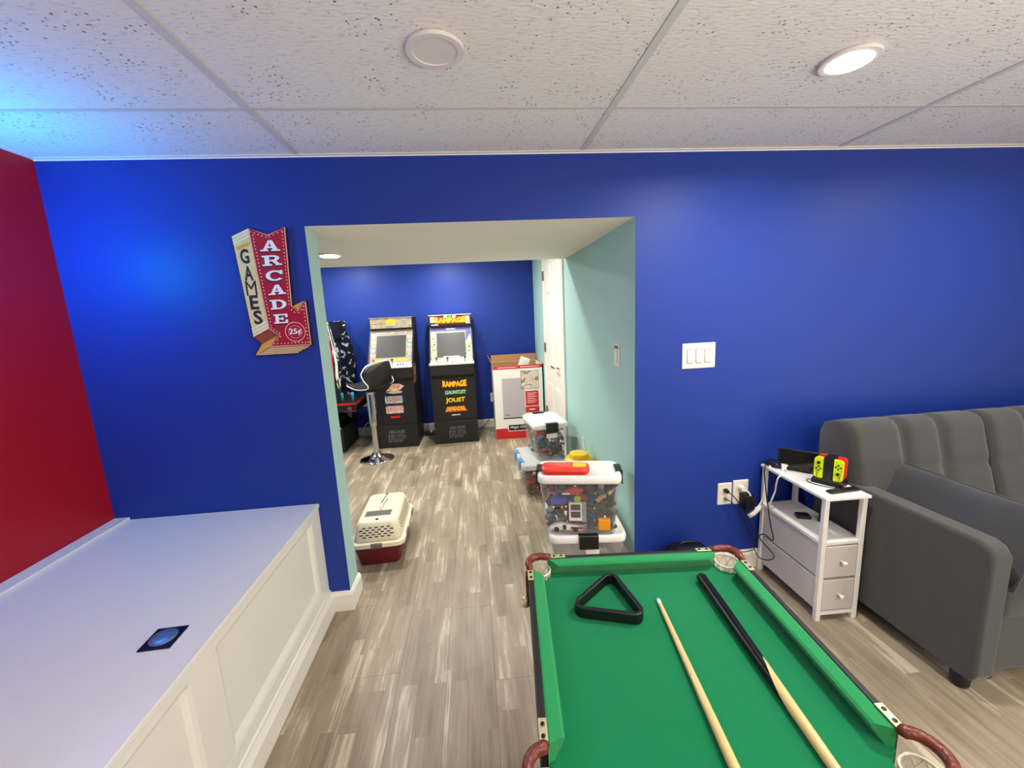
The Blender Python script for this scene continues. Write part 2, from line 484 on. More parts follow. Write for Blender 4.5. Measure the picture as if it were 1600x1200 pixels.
def dot_row(mb, pts, r, y0, y1, n=8):
    for x, z in pts: mb.prism(circ(x, z, r, n), 'xz', y0, y1)

# ------------------------------------------------------------------ room shell
WY = 1.965          # front face of the blue wall
CZ = 2.15           # ceiling
SZ = 1.866          # underside of the soffit
LX, RX = -1.716, 4.2
PX0, PX1 = -0.70, 0.79   # the opening

fl = struct(MB().box(-2.6, RX, -3.2, 5.4, -0.06, -0.006).build('floor', MFLOORB))
_pl = {}
PW, PLEN = 0.1956, 1.22
ci = 0
x = -2.54
while x < 2.7:
    offs = (ci * 0.437) % PLEN
    y = -0.2 - offs
    while y < 5.25:
        ya, yb = max(y, -0.1), min(y + PLEN, 5.25)
        cx = x + PW / 2
        if yb > ya + 0.02:
            front = ya < 2.1 and cx > -0.9
            far = yb > 2.1 and cx < 0.95
            if front or far:
                ln = round(yb - ya, 3)
                if ln not in _pl:
                    g = 0.0003
                    o = MB().loft([(-0.006, 0, 0, PW / 2 - g, ln / 2 - g, 0.0005), (-0.0005, 0, 0, PW / 2 - g, ln / 2 - g, 0.0005), (0, 0, 0, PW / 2 - g - 0.0004, ln / 2 - g - 0.0004, 0.0005)], n=1).build('plank', MPLANK, fl)
                    _pl[ln] = o.data
                else:
                    o = bpy.data.objects.new('plank', _pl[ln]); COL.objects.link(o); o.parent = fl
                o.location = (cx, (ya + yb) / 2, 0)
        y += PLEN
    x += PW; ci += 1

wf = MB()
wf.box(LX - 0.12, PX0, WY, WY + 0.135, 0, CZ + 0.1, [0, 0, 0, 1, 0, 0])
wf.box(PX0, PX1, WY, WY + 0.012, SZ, CZ + 0.1, [2, 0, 0, 0, 0, 0])
wf.box(PX1, RX, WY, WY + 0.135, 0, CZ + 0.1, [0, 0, 0, 0, 0, 1])
struct(wf.build('wall_front', [MBLUE, MTEAL, MCEIL]))
struct(MB().box(LX - 0.12, LX, -3.2, WY, 0, CZ + 0.1).build('wall_left', MRED))
struct(MB().box(PX1, PX1 + 0.12, WY + 0.135, 5.4, 0, CZ + 0.1).build('wall_passage', MTEAL))
struct(MB().box(-2.6, PX1, 5.25, 5.4, 0, CZ + 0.1).build('wall_far', MBLUE))
struct(MB().box(-2.72, -2.6, WY + 0.135, 5.4, 0, CZ + 0.1).build('wall_far_left', MTEAL))
struct(MB().box(LX - 0.12, RX, -3.32, -3.2, 0, CZ + 0.1).build('wall_back', MWHITEW))
struct(MB().box(RX, RX + 0.12, -3.2, WY, 0, CZ + 0.1).build('wall_right', MWHITEW))
struct(MB().box(-2.6, PX1, WY + 0.135, 3.42, SZ, CZ + 0.1).box(PX0, PX1, WY + 0.012, WY + 0.135, SZ, CZ + 0.1).build('ceiling_soffit', MCEIL))
struct(MB().box(-2.6, PX1, 3.42, 5.25, CZ, CZ + 0.1).build('ceiling_far', MCEIL))

# suspended ceiling: slab above, tiles and tee grid below it
ce = struct(MB().box(LX, RX, -3.2, WY, CZ + 0.03, CZ + 0.1).build('ceiling', MCEIL))
gx = [LX, -0.688, 0.541, 1.780, 3.01, RX]
gy = [-3.2, -2.095, -1.485, -0.875, -0.265, 0.345, 0.955, 1.565, WY]
for i in range(5):
    for j in range(len(gy) - 1):
        w2, l2 = (gx[i + 1] - gx[i]) / 2 - 0.004, (gy[j + 1] - gy[j]) / 2 - 0.004
        MB().box(-w2, w2, -l2, l2, 0.003, 0.016).build('ceiling_tile', MTILE, ce, ((gx[i] + gx[i + 1]) / 2, (gy[j] + gy[j + 1]) / 2, CZ))
for k, xx in enumerate(gx[1:-1]):
    MB().box(-0.012, 0.012, -3.2, WY - 0.022, 0.0, 0.002).box(-0.002, 0.002, -3.2, WY - 0.022, 0.002, 0.028).build('tee_bar', MTEE, ce, (xx, 0, CZ))
for yy in gy[1:-1]:
    for i in range(5):
        MB().box(gx[i] + 0.0125, gx[i + 1] - 0.0125, -0.008, 0.008, 0.0005, 0.002).build('cross_tee', MTEE, ce, (0, yy, CZ))
MB().box(LX, RX, WY - 0.020, WY, -0.0015, 0.002).box(LX, RX, WY - 0.0015, WY, -0.006, 0.002).build('wall_angle', MTRIM, ce, (0, 0, CZ))
MB().box(LX, LX + 0.022, -3.2, WY - 0.022, -0.0015, 0.002).build('wall_angle', MTRIM, ce, (0, 0, CZ))

# baseboards
def baseboard(name, x0, x1, y0, y1, axis):
    mb = MB()
    if axis == 'y-':   # face looks to -y
        mb.prism([(y1, 0), (y0, 0), (y0, 0.085), (y0 + 0.006, 0.098), (y1, 0.104)], 'yz', x0, x1)
    elif axis == 'x-':
        mb.prism([(x1, 0), (x0, 0), (x0, 0.085), (x0 + 0.006, 0.098), (x1, 0.104)], 'xz', y0, y1)
    else:
        mb.prism([(x0, 0), (x1, 0), (x1, 0.085), (x1 - 0.006, 0.098), (x0, 0.104)], 'xz', y0, y1)
    return struct(mb.build(name, MTRIM))
baseboard('baseboard_front', -0.798, PX0 + 0.014, WY - 0.014, WY, 'y-')
baseboard('baseboard_jamb', PX0, PX0 + 0.014, WY, WY + 0.149, 'x+')
baseboard('baseboard_front_right', PX1 - 0.014, RX, WY - 0.014, WY, 'y-')
baseboard('baseboard_passage', PX1 - 0.014, PX1, WY, 3.50, 'x-')
baseboard('baseboard_passage_end', PX1 - 0.014, PX1, 4.50, 5.236, 'x-')
baseboard('baseboard_far', -2.6, PX1, 5.236, 5.25, 'y-')

# six panel door in the passage wall, seen edge-on
dr = struct(MB().box(PX1 - 0.012, PX1 - 0.0005, 3.56, 4.43, 0.01, 2.03).build('door_1', MTRIM))
for (a, b_) in ((3.66, 3.95), (4.05, 4.34)):
    for (c, d_) in ((0.16, 0.72), (0.86, 1.50), (1.62, 1.90)):
        MB().loft([(0, 0, 0, (b_ - a) / 2, (d_ - c) / 2, 0.002), (0.007, 0, 0, (b_ - a) / 2 - 0.02, (d_ - c) / 2 - 0.02, 0.002)], n=1).build('door_panel', MTRIM, dr, (PX1 - 0.012, (a + b_) / 2, (c + d_) / 2), (PI / 2, 0, -PI / 2))
MB().box(-0.018, 0, -0.06, 0, 0, 2.10).build('door_casing', MTRIM, dr, (PX1, 3.56, 0), bev=0.004)
MB().box(-0.018, 0, 0, 0.06, 0, 2.10).build('door_casing', MTRIM, dr, (PX1, 4.43, 0), bev=0.004)
for hz in (0.37, 1.07, 1.82):
    MB().lathe([(0.009, -0.05), (0.009, 0.05)], n=10).box(-0.004, 0.004, -0.035, 0.0, -0.045, 0.045).build('hinge', MGREYP, dr, (PX1 - 0.02, 4.43, hz))
MB().tube([(0, 0, 0), (-0.045, 0, 0), (-0.05, 0.01, 0), (-0.05, 0.11, 0.004)], 0.008, 8).lathe([(0.026, -0.004), (0.026, 0.004)], n=16).build('door_handle', MCHROME, dr, (PX1 - 0.018, 3.72, 0.93))

# ------------------------------------------------------------------ ceiling lights
def ceiling_light(loc, lit, label):
    t = thing('ceiling_light', label, 'ceiling light', loc)
    out, inn = circ(0, 0, 0.078, 32), circ(0, 0, 0.058, 32)
    MB().ring(out, inn, 'xy', -0.009, 0.002).build('trim_ring', MLAMPOFF, t, bev=0.003)
    if lit: MB().lathe([(0.0585, -0.002), (0.0585, -0.009), (0.050, -0.014), (0.025, -0.0165), (0.004, -0.017)], n=32).build('diffuser', MLAMP, t, smooth=True)
    else: MB().prism(circ(0, 0, 0.0585, 32), 'xy', -0.006, -0.001).build('diffuser', MLAMPOFF, t)
    return t
ceiling_light((-0.053, 1.240, CZ), False, 'unlit round flush light in the ceiling tile above the opening')
ceiling_light((1.174, 1.275, CZ), True, 'glowing round light in the ceiling tile at the right')
ceiling_light((-0.863, 2.79, SZ), True, 'small glowing light in the low white soffit of the passage')

# ------------------------------------------------------------------ built-in bench along the red wall
BX, BZ, BY0 = -0.80, 0.585, -0.7
bench = thing('built_in_bench', 'long white panelled bench box along the red wall', 'bench', (0, 0, 0))
MB().box(LX + 0.002, BX + 0.006, BY0, WY - 0.002, BZ - 0.02, BZ).build('bench_top', MTRIM, bench, bev=0.003)
MB().box(LX + 0.002, LX + 0.07, BY0, WY - 0.002, BZ, BZ + 0.012).build('ledge_strip', MTRIM, bench, bev=0.003)
MB().box(LX + 0.002, BX - 0.022, BY0, WY - 0.002, 0.0, BZ - 0.02).build('carcass', MTRIM, bench)
stiles = [(-0.7, -0.46), (0.22, 0.30), (1.02, 1.135), (1.862, WY - 0.002)]
fr = MB()
fr.box(BX - 0.022, BX, BY0, WY - 0.002, 0.535, BZ - 0.02)
fr.box(BX - 0.022, BX, BY0, WY - 0.002, 0.0, 0.168)
fr.build('face_rail', MTRIM, bench, bev=0.002)
for a, b_ in stiles:
    MB().box(BX - 0.022, BX, a, b_, 0.168, 0.535).build('stile', MTRIM, bench, bev=0.002)
for (a, b_) in ((-0.46, 0.22), (0.30, 1.02), (1.135, 1.862)):
    pb = MB().box(BX - 0.023, BX - 0.014, a, b_, 0.168, 0.535).build('panel', MTRIM, bench)
    g = MB()
    g.prism([(BX - 0.014, 0.168), (BX - 0.001, 0.168), (BX - 0.003, 0.178), (BX - 0.014, 0.198)], 'xz', a, b_)
    g.prism([(BX - 0.014, 0.535), (BX - 0.001, 0.535), (BX - 0.004, 0.526), (BX - 0.014, 0.518)], 'xz', a, b_)
    g.prism([(BX - 0.014, a), (BX - 0.001, a), (BX - 0.004, a + 0.012), (BX - 0.014, a + 0.024)], 'xy', 0.190, 0.522)
    g.prism([(BX - 0.014, b_), (BX - 0.001, b_), (BX - 0.004, b_ - 0.012), (BX - 0.014, b_ - 0.024)], 'xy', 0.190, 0.522)
    g.build('panel_moulding', MTRIM, pb)
MB().prism([(BX, 0), (BX + 0.018, 0), (BX + 0.018, 0.078), (BX + 0.013, 0.088), (BX + 0.006, 0.104), (BX + 0.006, 0.112), (BX, 0.118)], 'xz', BY0, WY - 0.002).build('baseboard', MTRIM, bench)
pl = MB().box(-0.042, 0.042, -0.042, 0.042, 0, 0.004).build('outlet_plate', MGLASSD, bench, (-0.928, 1.128, BZ), (0, 0, 0.03), bev=0.001, label='square dark steel pop-up outlet plate')
MB().lathe([(0.034, 0.0), (0.034, 0.003), (0.030, 0.006), (0.012, 0.007)], n=24).build('outlet_lid', mat('brushed_steel_blue', (120, 142, 170), 0.42, 0.7), pl, (0, 0, 0.004), smooth=False, bev=0.001)

# ------------------------------------------------------------------ arcade sign on the blue wall
SY = WY - 0.016
sign = thing('arcade_sign', 'red and cream arrow shaped arcade games sign on blue wall', 'sign', (at_y(430, 455, WY).x, WY, at_y(430, 455, WY).z))
S0 = Vector(sign.location)
def sp(px, py):
    p = at_y(px, py, SY) - S0
    return (p.x, p.z)
Y0, Y1 = 0.0, -0.016      # local: wall .. print face
def spoly(pts): return [sp(*p) for p in pts]
red = [(388, 357), (418.5, 367.5), (444.5, 355), (455.5, 478), (464.5, 486), (477, 471.5), (486, 538), (423, 541.5), (437, 524), (420.5, 513.5)]
MB().prism(spoly(red), 'xz', -0.003, -0.016).build('arrow_face', MSIGNR, sign)
MB().prism(spoly([(362, 369.5), (387.5, 357), (420, 513.5), (396, 526.5)]), 'xz', -0.001, -0.0145).build('side_face', MSIGNC, sign)
for k in range(3):
    t0, t1 = k * 0.032, k * 0.032 + 0.022
    def lerp(a, b_, t): return (a[0] + (b_[0] - a[0]) * t, a[1] + (b_[1] - a[1]) * t)
    for A0, A1, B0, B1, rv in (((362, 369.5), (396, 526.5), (387.5, 357), (420, 513.5), False), ((362, 369.5), (396, 526.5), (387.5, 357), (420, 513.5), True)):
        u0, u1 = (1 - t0, 1 - t1) if rv else (t0, t1)
        q = [lerp(A0, A1, u0), lerp(B0, B1, u0), lerp(B0, B1, u1), lerp(A0, A1, u1)]
        MB().prism(spoly(q), 'xz', -0.014, -0.0165).build('rib', MSIGNB, sign)
MB().prism(spoly([(396, 526.5), (420, 514.5), (434, 523.5), (409, 537.5)]), 'xz', -0.001, -0.012).build('side_end_face', MSIGNBR, sign)
MB().prism(spoly([(433, 524.5), (423, 541.5), (398.5, 555.5), (409, 538)]), 'xz', -0.002, -0.0135).build('arrow_return', MSIGNG, sign)
MB().prism(spoly([(457, 478.3), (475.5, 469.3), (464.5, 484.5)]), 'xz', -0.001, -0.0125).build('arrow_return', MSIGNG, sign)
MB().prism(spoly([(423, 542.5), (484.5, 539.5), (478, 544.5), (470, 547), (464, 551.5), (399, 555.5)]), 'xz', -0.001, -0.012).build('underside_face', mat('sign_underside', (196, 160, 120), 0.45), sign)
sil = spoly([(362, 369.5), (387.5, 356.5), (418.5, 367.5), (444.5, 355), (455.5, 478), (475.5, 469), (477, 471.5), (486, 538), (484.5, 540), (464, 551.5), (399, 556), (398.5, 555), (408, 538), (396, 527)])
sc0 = (sum(p[0] for p in sil) / len(sil), sum(p[1] for p in sil) / len(sil))
MB().prism([(sc0[0] + (x - sc0[0]) * 1.02 + (0.003 if x > sc0[0] else -0.003), sc0[1] + (z - sc0[1]) * 1.008) for x, z in sil], 'xz', -0.0002, -0.0105).build('dark_edge_shadow', MINK, sign)  # dark rim for the sign's edge, with the shadow gap behind it painted in
# pink outline of the arrow
cen = Vector((sum(p[0] for p in spoly(red)) / len(red), sum(p[1] for p in spoly(red)) / len(red)))
ol = MB(); rp = spoly(red)
ol.tube([(x, -0.0163, z) for x, z in rp], 0.0022, 5, closed=True)
ol.build('outline', MPINK, sign)
bl = MB()
def along(a, b_, n, dx, dy, r=0.0026, y=-0.0175):
    for k in range(n):
        t = (k + 0.5) / n
        x, z = sp(a[0] + (b_[0] - a[0]) * t + dx, a[1] + (b_[1] - a[1]) * t + dy)
        bl.prism(circ(x, z, r, 6), 'xz', -0.0155, y)
along((388, 357), (418.5, 367.5), 5, 0, 4); along((418.5, 367.5), (444.5, 355), 4, -1, 4)
along((444.5, 360), (455.5, 478), 22, -3.5, 0); along((391, 365), (420.5, 511), 27, 3.6, 0)
along((455.5, 478), (464.5, 486), 2, -2, 4); along((464.5, 486), (477, 471.5), 3, 0, 5)
along((477, 476), (486, 537), 11, -3.6, 0); along((486, 538), (426, 541), 11, 0, -3.6)
along((437, 524), (423, 541), 3, 4, -1); along((420.5, 513.5), (437, 524), 4, 2, -2.5)
along((363, 372), (396, 526), 30, 2, 0, 0.0024); along((386, 360), (418, 512), 30, -1.2, 0, 0.0024)
for k in range(4):
    along((424 - 6 * k, 544.8 + 3.1 * k), (482 - 5 * k, 542 + 3.0 * k), 15, 0, 0, 0.0022, -0.0135)
bl.build('bulb_print', MBULB, sign, kind='stuff')
# slab-serif letters
def arcp(cx, cy, rx, ry, ix, iy, a0, a1, n=10):
    out = [(cx + rx * math.cos(math.radians(a0 + (a1 - a0) * k / n)), cy + ry * math.sin(math.radians(a0 + (a1 - a0) * k / n))) for k in range(n + 1)]
    inn = [(cx + ix * math.cos(math.radians(a0 + (a1 - a0) * k / n)), cy + iy * math.sin(math.radians(a0 + (a1 - a0) * k / n))) for k in range(n + 1)]
    return [[out[k], out[k + 1], inn[k + 1], inn[k]] for k in range(n)]
def R4(x0, x1, y0, y1): return [(x0, y0), (x1, y0), (x1, y1), (x0, y1)]
GL = {
 'A': [[(.12, .1), (.40, 1), (.56, 1), (.32, .1)], [(.64, .1), (.42, 1), (.62, 1), (.90, .1)], R4(.27, .74, .28, .43), R4(0, .40, 0, .15), R4(.56, 1, 0, .15)],
 'R': [R4(.12, .36, 0, 1), R4(0, .5, .85, 1), R4(0, .48, 0, .15), R4(.36, .58, .85, 1), R4(.36, .58, .42, .56)] + arcp(.56, .71, .34, .29, .12, .14, -90, 90) + [[(.46, .5), (.70, .5), (.90, .15), (.68, .1)], R4(.68, 1, 0, .15)],
 'C': arcp(.54, .5, .52, .5, .29, .35, 38, 322, 18) + [R4(.82, .97, .62, 1)],
 'D': [R4(.12, .36, 0, 1), R4(0, .55, .85, 1), R4(0, .55, 0, .15)] + arcp(.5, .5, .48, .5, .24, .35, -90, 90, 12),
 'E': [R4(.12, .36, 0, 1), R4(0, 1, .85, 1), R4(0, 1, 0, .15), R4(.3, .66, .43, .57), R4(.84, 1, .62, 1), R4(.84, 1, 0, .38), R4(.56, .68, .34, .66)],
}
def glyph(ch, corner_px, mt, parent, d0, d1, dx=0, dz=0, name='letter'):
    """letter drawn inside four photographed corners (top-left, top-right, bottom-right, bottom-left) on the sign face"""
    tl, tr, br, bl_ = [Vector(sp(*p)) for p in corner_px]
    mb = MB()
    for pk, poly in enumerate(GL[ch]):
        pts = []
        for u, v in poly:
            p = (bl_ * (1 - u) + br * u) * (1 - v) + (tl * (1 - u) + tr * u) * v
            pts.append((p.x + dx, p.y + dz))
        mb.prism(pts, 'xz', d0, d1 - 0.00006 * pk)
    return mb.build(name, mt, parent)
for ch, c in (('A', [(408, 376), (435, 375), (438, 392), (407, 393)]), ('R', [(409, 400), (439, 398), (441, 414), (411, 416)]),
              ('C', [(414, 423), (442, 422), (443.5, 438), (416, 440)]), ('A', [(420, 446), (445, 444), (447, 459), (420, 461.5)]),
              ('D', [(421.5, 469), (447.5, 467.5), (449, 482), (424, 484)]), ('E', [(427.5, 491.5), (449, 490), (450.5, 504.5), (429, 506)])):
    s_ = glyph(ch, c, MINK, sign, -0.0155, -0.0167, -0.003, -0.005, 'letter_shadow')
    glyph(ch, c, MPWHITE, sign, -0.0155, -0.0185)
for ch, c in (('G', (382, 400.5)), ('A', (388, 427)), ('M', (392.5, 450.5)), ('E', (397, 472.5)), ('S', (403, 496))):
    x, z = sp(*c)
    text('letter', ch, 0.036 if ch != 'M' else 0.044, 0.062, MINK, sign, (x, -0.0145, z), (PI / 2, 0, 0), 0.001, bold=0.03 if ch != 'M' else 0.0)
x, z = sp(380, 384)
MB().box(-0.03, 0.03, -0.0155, -0.014, -0.006, 0.006).build('stripe', MSIGNG, sign, (x, 0, z), (0, -0.35, 0))
x, z = sp(461.5, 518.5)
MB().ring(circ(x, z, 0.044, 28), circ(x, z, 0.041, 28), 'xz', -0.0155, -0.0168).ring(circ(x, z, 0.029, 28), circ(x, z, 0.0275, 28), 'xz', -0.0155, -0.0168).build('price_ring', MPINK, sign)
text('price', '25¢', 0.052, 0.030, MPWHITE, sign, (x, -0.0155, z), depth=0.0015)

# ------------------------------------------------------------------ switches and outlets on the walls
def wall_plate(name, label, cat, loc, rz, w, h, group=None):
    t = thing(name, label, cat, loc, rz, group)
    MB().loft([(0, 0, 0, w / 2, h / 2, 0.004), (0.004, 0, 0, w / 2, h / 2, 0.004), (0.006, 0, 0, w / 2 - 0.004, h / 2 - 0.004, 0.003)], n=2).build('cover_plate', MIVORY, t, (0, 0, 0), (PI / 2, 0, 0))
    return t
def rocker(t, x, z=0, w=0.031, h=0.064):
    MB().box(-w / 2 - 0.002, w / 2 + 0.002, -0.0065, -0.005, -h / 2 - 0.002, h / 2 + 0.002).build('rocker_frame', MGREYP, t, (x, 0, z))
    MB().prism([(-0.0055, -h / 2), (-0.0125, -h / 2), (-0.0085, 0), (-0.0085, h / 2), (-0.0055, h / 2)], 'yz', -w / 2, w / 2).build('rocker', MWHITE, t, (x, 0, z), bev=0.0008)
sw = wall_plate('light_switch', 'wide white three-gang light switch on blue wall right of opening', 'light switch', (1.119, WY, 1.196), 0, 0.172, 0.127)
for k in (-1, 0, 1): rocker(sw, k * 0.046)
s2 = wall_plate('light_switch', 'narrow white switch plate on the pale teal passage wall', 'light switch', (PX1, 2.215, 1.194), -PI / 2, 0.082, 0.122)
rocker(s2, 0, -0.008)
MB().box(-0.026, 0.026, -0.009, -0.006, 0.036, 0.052).build('label_strip', MGREYP, s2)
def receptacle(t, z):
    MB().loft([(0, 0, 0, 0.017, 0.015, 0.008), (0.0025, 0, 0, 0.017, 0.015, 0.008)], n=4).build('receptacle', MWHITE, t, (0, -0.0055, z), (PI / 2, 0, 0))
    s = MB(); s.box(-0.007, -0.005, -0.0085, -0.0075, z - 0.004, z + 0.006); s.box(0.005, 0.007, -0.0085, -0.0075, z - 0.004, z + 0.006)
    s.build('slots', MHOLE, t)
o1 = wall_plate('wall_outlet', 'white outlet with small black plug, left of the pair', 'outlet', (1.287, WY, 0.444), 0, 0.078, 0.122)
receptacle(o1, 0.022); receptacle(o1, -0.024)
o2 = wall_plate('wall_outlet', 'white outlet holding a chunky black adapter, right of the pair', 'outlet', (1.376, WY, 0.447), 0, 0.086, 0.135)
receptacle(o2, 0.026); receptacle(o2, -0.026)
o3 = wall_plate('wall_outlet', 'small white outlet on far blue wall beside the appliance carton', 'outlet', (0.215, 5.25, 0.39), 0, 0.075, 0.12)
receptacle(o3, 0.02); receptacle(o3, -0.02)
o4 = wall_plate('wall_outlet', 'small white outlet on far wall behind the bar stool', 'outlet', (-1.405, 5.25, 0.435), 0, 0.075, 0.12)
receptacle(o4, 0.02); receptacle(o4, -0.02)

tag(MB().loft([(0, 0, 0, 0.030, 0.042, 0.006), (0.045, 0, 0, 0.028, 0.040, 0.006), (0.052, 0, 0, 0.024, 0.036, 0.006)]).build('power_adapter', MBLACK, None, (1.397, WY - 0.0085, 0.405), (PI / 2, 0, 0), smooth=False, bev=0.001), 'chunky black power adapter plugged into the right outlet', 'adapter')
wc = thing('white_cable', 'white power cord with flat plug drooping from right outlet', 'cord', (0, 0, 0))
MB().loft([(0, 0, 0, 0.013, 0.010, 0.005), (0.03, 0, 0, 0.011, 0.009, 0.005)]).build('plug', MWHITE, wc, (1.370, WY - 0.0085, 0.478), (PI / 2, 0, 0), smooth=False, bev=0.001)
MB().tube(smooth_path([(1.372, WY - 0.03, 0.476), (1.396, WY - 0.05, 0.455), (1.407, WY - 0.05, 0.40), (1.432, WY - 0.05, 0.37), (1.462, WY - 0.05, 0.40), (1.475, WY - 0.05, 0.46), (1.478, WY - 0.05, 0.56), (1.488, 1.90, 0.606), (1.51, 1.895, 0.607)]), 0.0045, 7).build('cable', MWHITE, wc, smooth=True)
MB().tube([(1.40, WY - 0.045, 0.325), (1.425, WY - 0.05, 0.345), (1.452, WY - 0.05, 0.368), (1.463, WY - 0.05, 0.385)], [0.012, 0.014, 0.012, 0.007], 10).build('cord_end', MWHITE, wc, smooth=True)
bc = thing('black_cable', 'thin black cord from left outlet tangled at drawer tower leg', 'cord', (0, 0, 0))
MB().loft([(0, 0, 0, 0.011, 0.011, 0.004), (0.025, 0, 0, 0.008, 0.008, 0.004)]).build('plug', MBLACK, bc, (1.287, WY - 0.0085, 0.466), (PI / 2, 0, 0), bev=0.001)
MB().tube(smooth_path([(1.287, WY - 0.03, 0.466), (1.315, WY - 0.05, 0.44), (1.37, WY - 0.055, 0.355), (1.42, WY - 0.06, 0.265), (1.452, 1.88, 0.20), (1.462, 1.80, 0.165), (1.455, 1.83, 0.12), (1.45, 1.90, 0.10), (1.44, 1.925, 0.17), (1.450, 1.87, 0.245), (1.452, 1.80, 0.25), (1.448, 1.82, 0.33), (1.450, 1.85, 0.42), (1.452, 1.88, 0.53), (1.462, 1.90, 0.61), (1.50, 1.905, 0.609)]), 0.0028, 6).build('cable', MBLACK, bc, smooth=True)
bc2 = thing('black_cable', 'second thin black cord looping behind drawer tower to baseboard', 'cord', (0, 0, 0))
MB().loft([(0, 0, 0, 0.008, 0.006, 0.003), (0.02, 0, 0, 0.006, 0.005, 0.003)]).build('plug', MGREYP, bc2, (1.287, WY - 0.0085, 0.42), (PI / 2, 0, 0), bev=0.001)
MB().tube(smooth_path([(1.287, WY - 0.026, 0.42), (1.31, WY - 0.04, 0.405), (1.37, WY - 0.035, 0.32), (1.43, WY - 0.03, 0.21), (1.452, 1.93, 0.13), (1.40, 1.94, 0.105), (1.36, 1.945, 0.11), (1.36, 1.94, 0.06), (1.42, 1.93, 0.02), (1.45, 1.92, 0.004)]), 0.0025, 6).build('cable', MBLACK, bc2, smooth=True)
#PART2

# ------------------------------------------------------------------ pool table
PT = thing('pool_table', 'small green felt pool table with brown leather pockets', 'pool table', (0.387, 0.5316, 0), math.radians(-5.3))
HW, HL, BEDZ, RZ = 0.32, 0.61, 0.660, 0.70
ix, iy = 0.306, 0.596
seg = []
def arcpts(cx, cy, r, d0, d1, n=9): return [(cx + r * math.cos(math.radians(d0 + (d1 - d0) * k / n)), cy + r * math.sin(math.radians(d0 + (d1 - d0) * k / n))) for k in range(n + 1)]
seg += arcpts(0.318, 0, 0.040, -107.5, -252.5)
cor = arcpts(0.298, 0.588, 0.047, -80.2, -189.8)
seg += cor
seg += [(-x_, y_) for x_, y_ in cor[::-1]]
bedp = seg + [(-x_, -y_) for x_, y_ in seg]
MB().prism(bedp, 'xy', BEDZ - 0.018, BEDZ).build('bed', MFELT, PT)
def rail_profile(): # across the rail: (distance inward from outer inner edge, z)
    return [(0.0, 0.645), (0.0, 0.6985), (0.004, 0.7), (0.026, 0.698), (0.0315, 0.694), (0.0312, 0.689), (0.013, BEDZ + 0.004), (0.013, 0.645)]
def cushion(axis, sgn, a, b_, ca, cb):
    """cloth rail from a to b along the table; ends mitred by ca / cb"""
    prof = rail_profile(); n = len(prof); vs = []
    for (t, c) in ((a, ca), (b_, cb)):
        for d, z in prof:
            tt = t + (c * d if t == a else -c * d)
            vs.append((sgn * (ix - d), tt, z) if axis == 'y' else (tt, sgn * (iy - d), z))
    fs = [tuple(range(n)), tuple(range(n, 2 * n))[::-1]] + [(i, n + i, n + (i + 1) % n, (i + 1) % n) for i in range(n)]
    if (sgn < 0) == (axis == 'y'): fs = [f[::-1] for f in fs]
    MB().add(vs, fs).build('cushion', MCUSH, PT)
for sgn in (-1, 1):
    cushion('y', sgn, 0.042, 0.548, 0.5, 0.9); cushion('y', sgn, -0.548, -0.042, 0.9, 0.5)
    cushion('x', sgn, -0.258, 0.258, 0.9, 0.9)
    for a, b_ in ((0.05, 0.545), (-0.545, -0.05)):
        MB().box(min(sgn * ix, sgn * HW), max(sgn * ix, sgn * HW), a, b_, 0.56, RZ + 0.001).build('rail_cap', MBLACKM, PT, bev=0.003)
    MB().box(-0.255, 0.255, min(sgn * iy, sgn * HL), max(sgn * iy, sgn * HL), 0.56, RZ + 0.001).build('rail_cap', MBLACKM, PT, bev=0.003)
def bracket(x_, y_, along_y, L=0.045):
    mb = MB()
    if along_y: mb.box(-0.008, 0.008, -L / 2, L / 2, 0, 0.003)
    else: mb.box(-L / 2, L / 2, -0.008, 0.008, 0, 0.003)
    b_ = mb.build('bracket', MBRASS, PT, (x_, y_, RZ + 0.001), bev=0.001)
    for q in (-0.012, 0.010):
        MB().lathe([(0.0042, 0.003), (0.0042, 0.0042), (0.002, 0.0048)], (0, q, 0) if along_y else (q, 0, 0), 10).build('screw', MBLACK, b_)
def net(cx, cy, r, z0, z1):
    mb = MB(); n = 9; k = 7
    for sgn in (-1, 1):
        for q in range(n):
            pts = []
            for i in range(k + 1):
                t = i / k; rr = r * (1 - 0.18 * t - 0.45 * t ** 4)
                a = 2 * PI * q / n + sgn * t * 1.3
                pts.append((cx + rr * math.cos(a), cy + rr * math.sin(a), z0 + (z1 - z0) * t))
            mb.tube(pts, 0.0016, 5, caps=False)
    mb.tube([(cx + r * math.cos(a), cy + r * math.sin(a), z0) for a in [2 * PI * q / 18 for q in range(18)]], 0.0028, 5, closed=True)
    mb.tube([(cx + r * 0.38 * math.cos(a), cy + r * 0.38 * math.sin(a), z1) for a in [2 * PI * q / 12 for q in range(12)]], 0.0025, 5, closed=True)
    mb.build('pocket_net', MNET, PT, smooth=True)
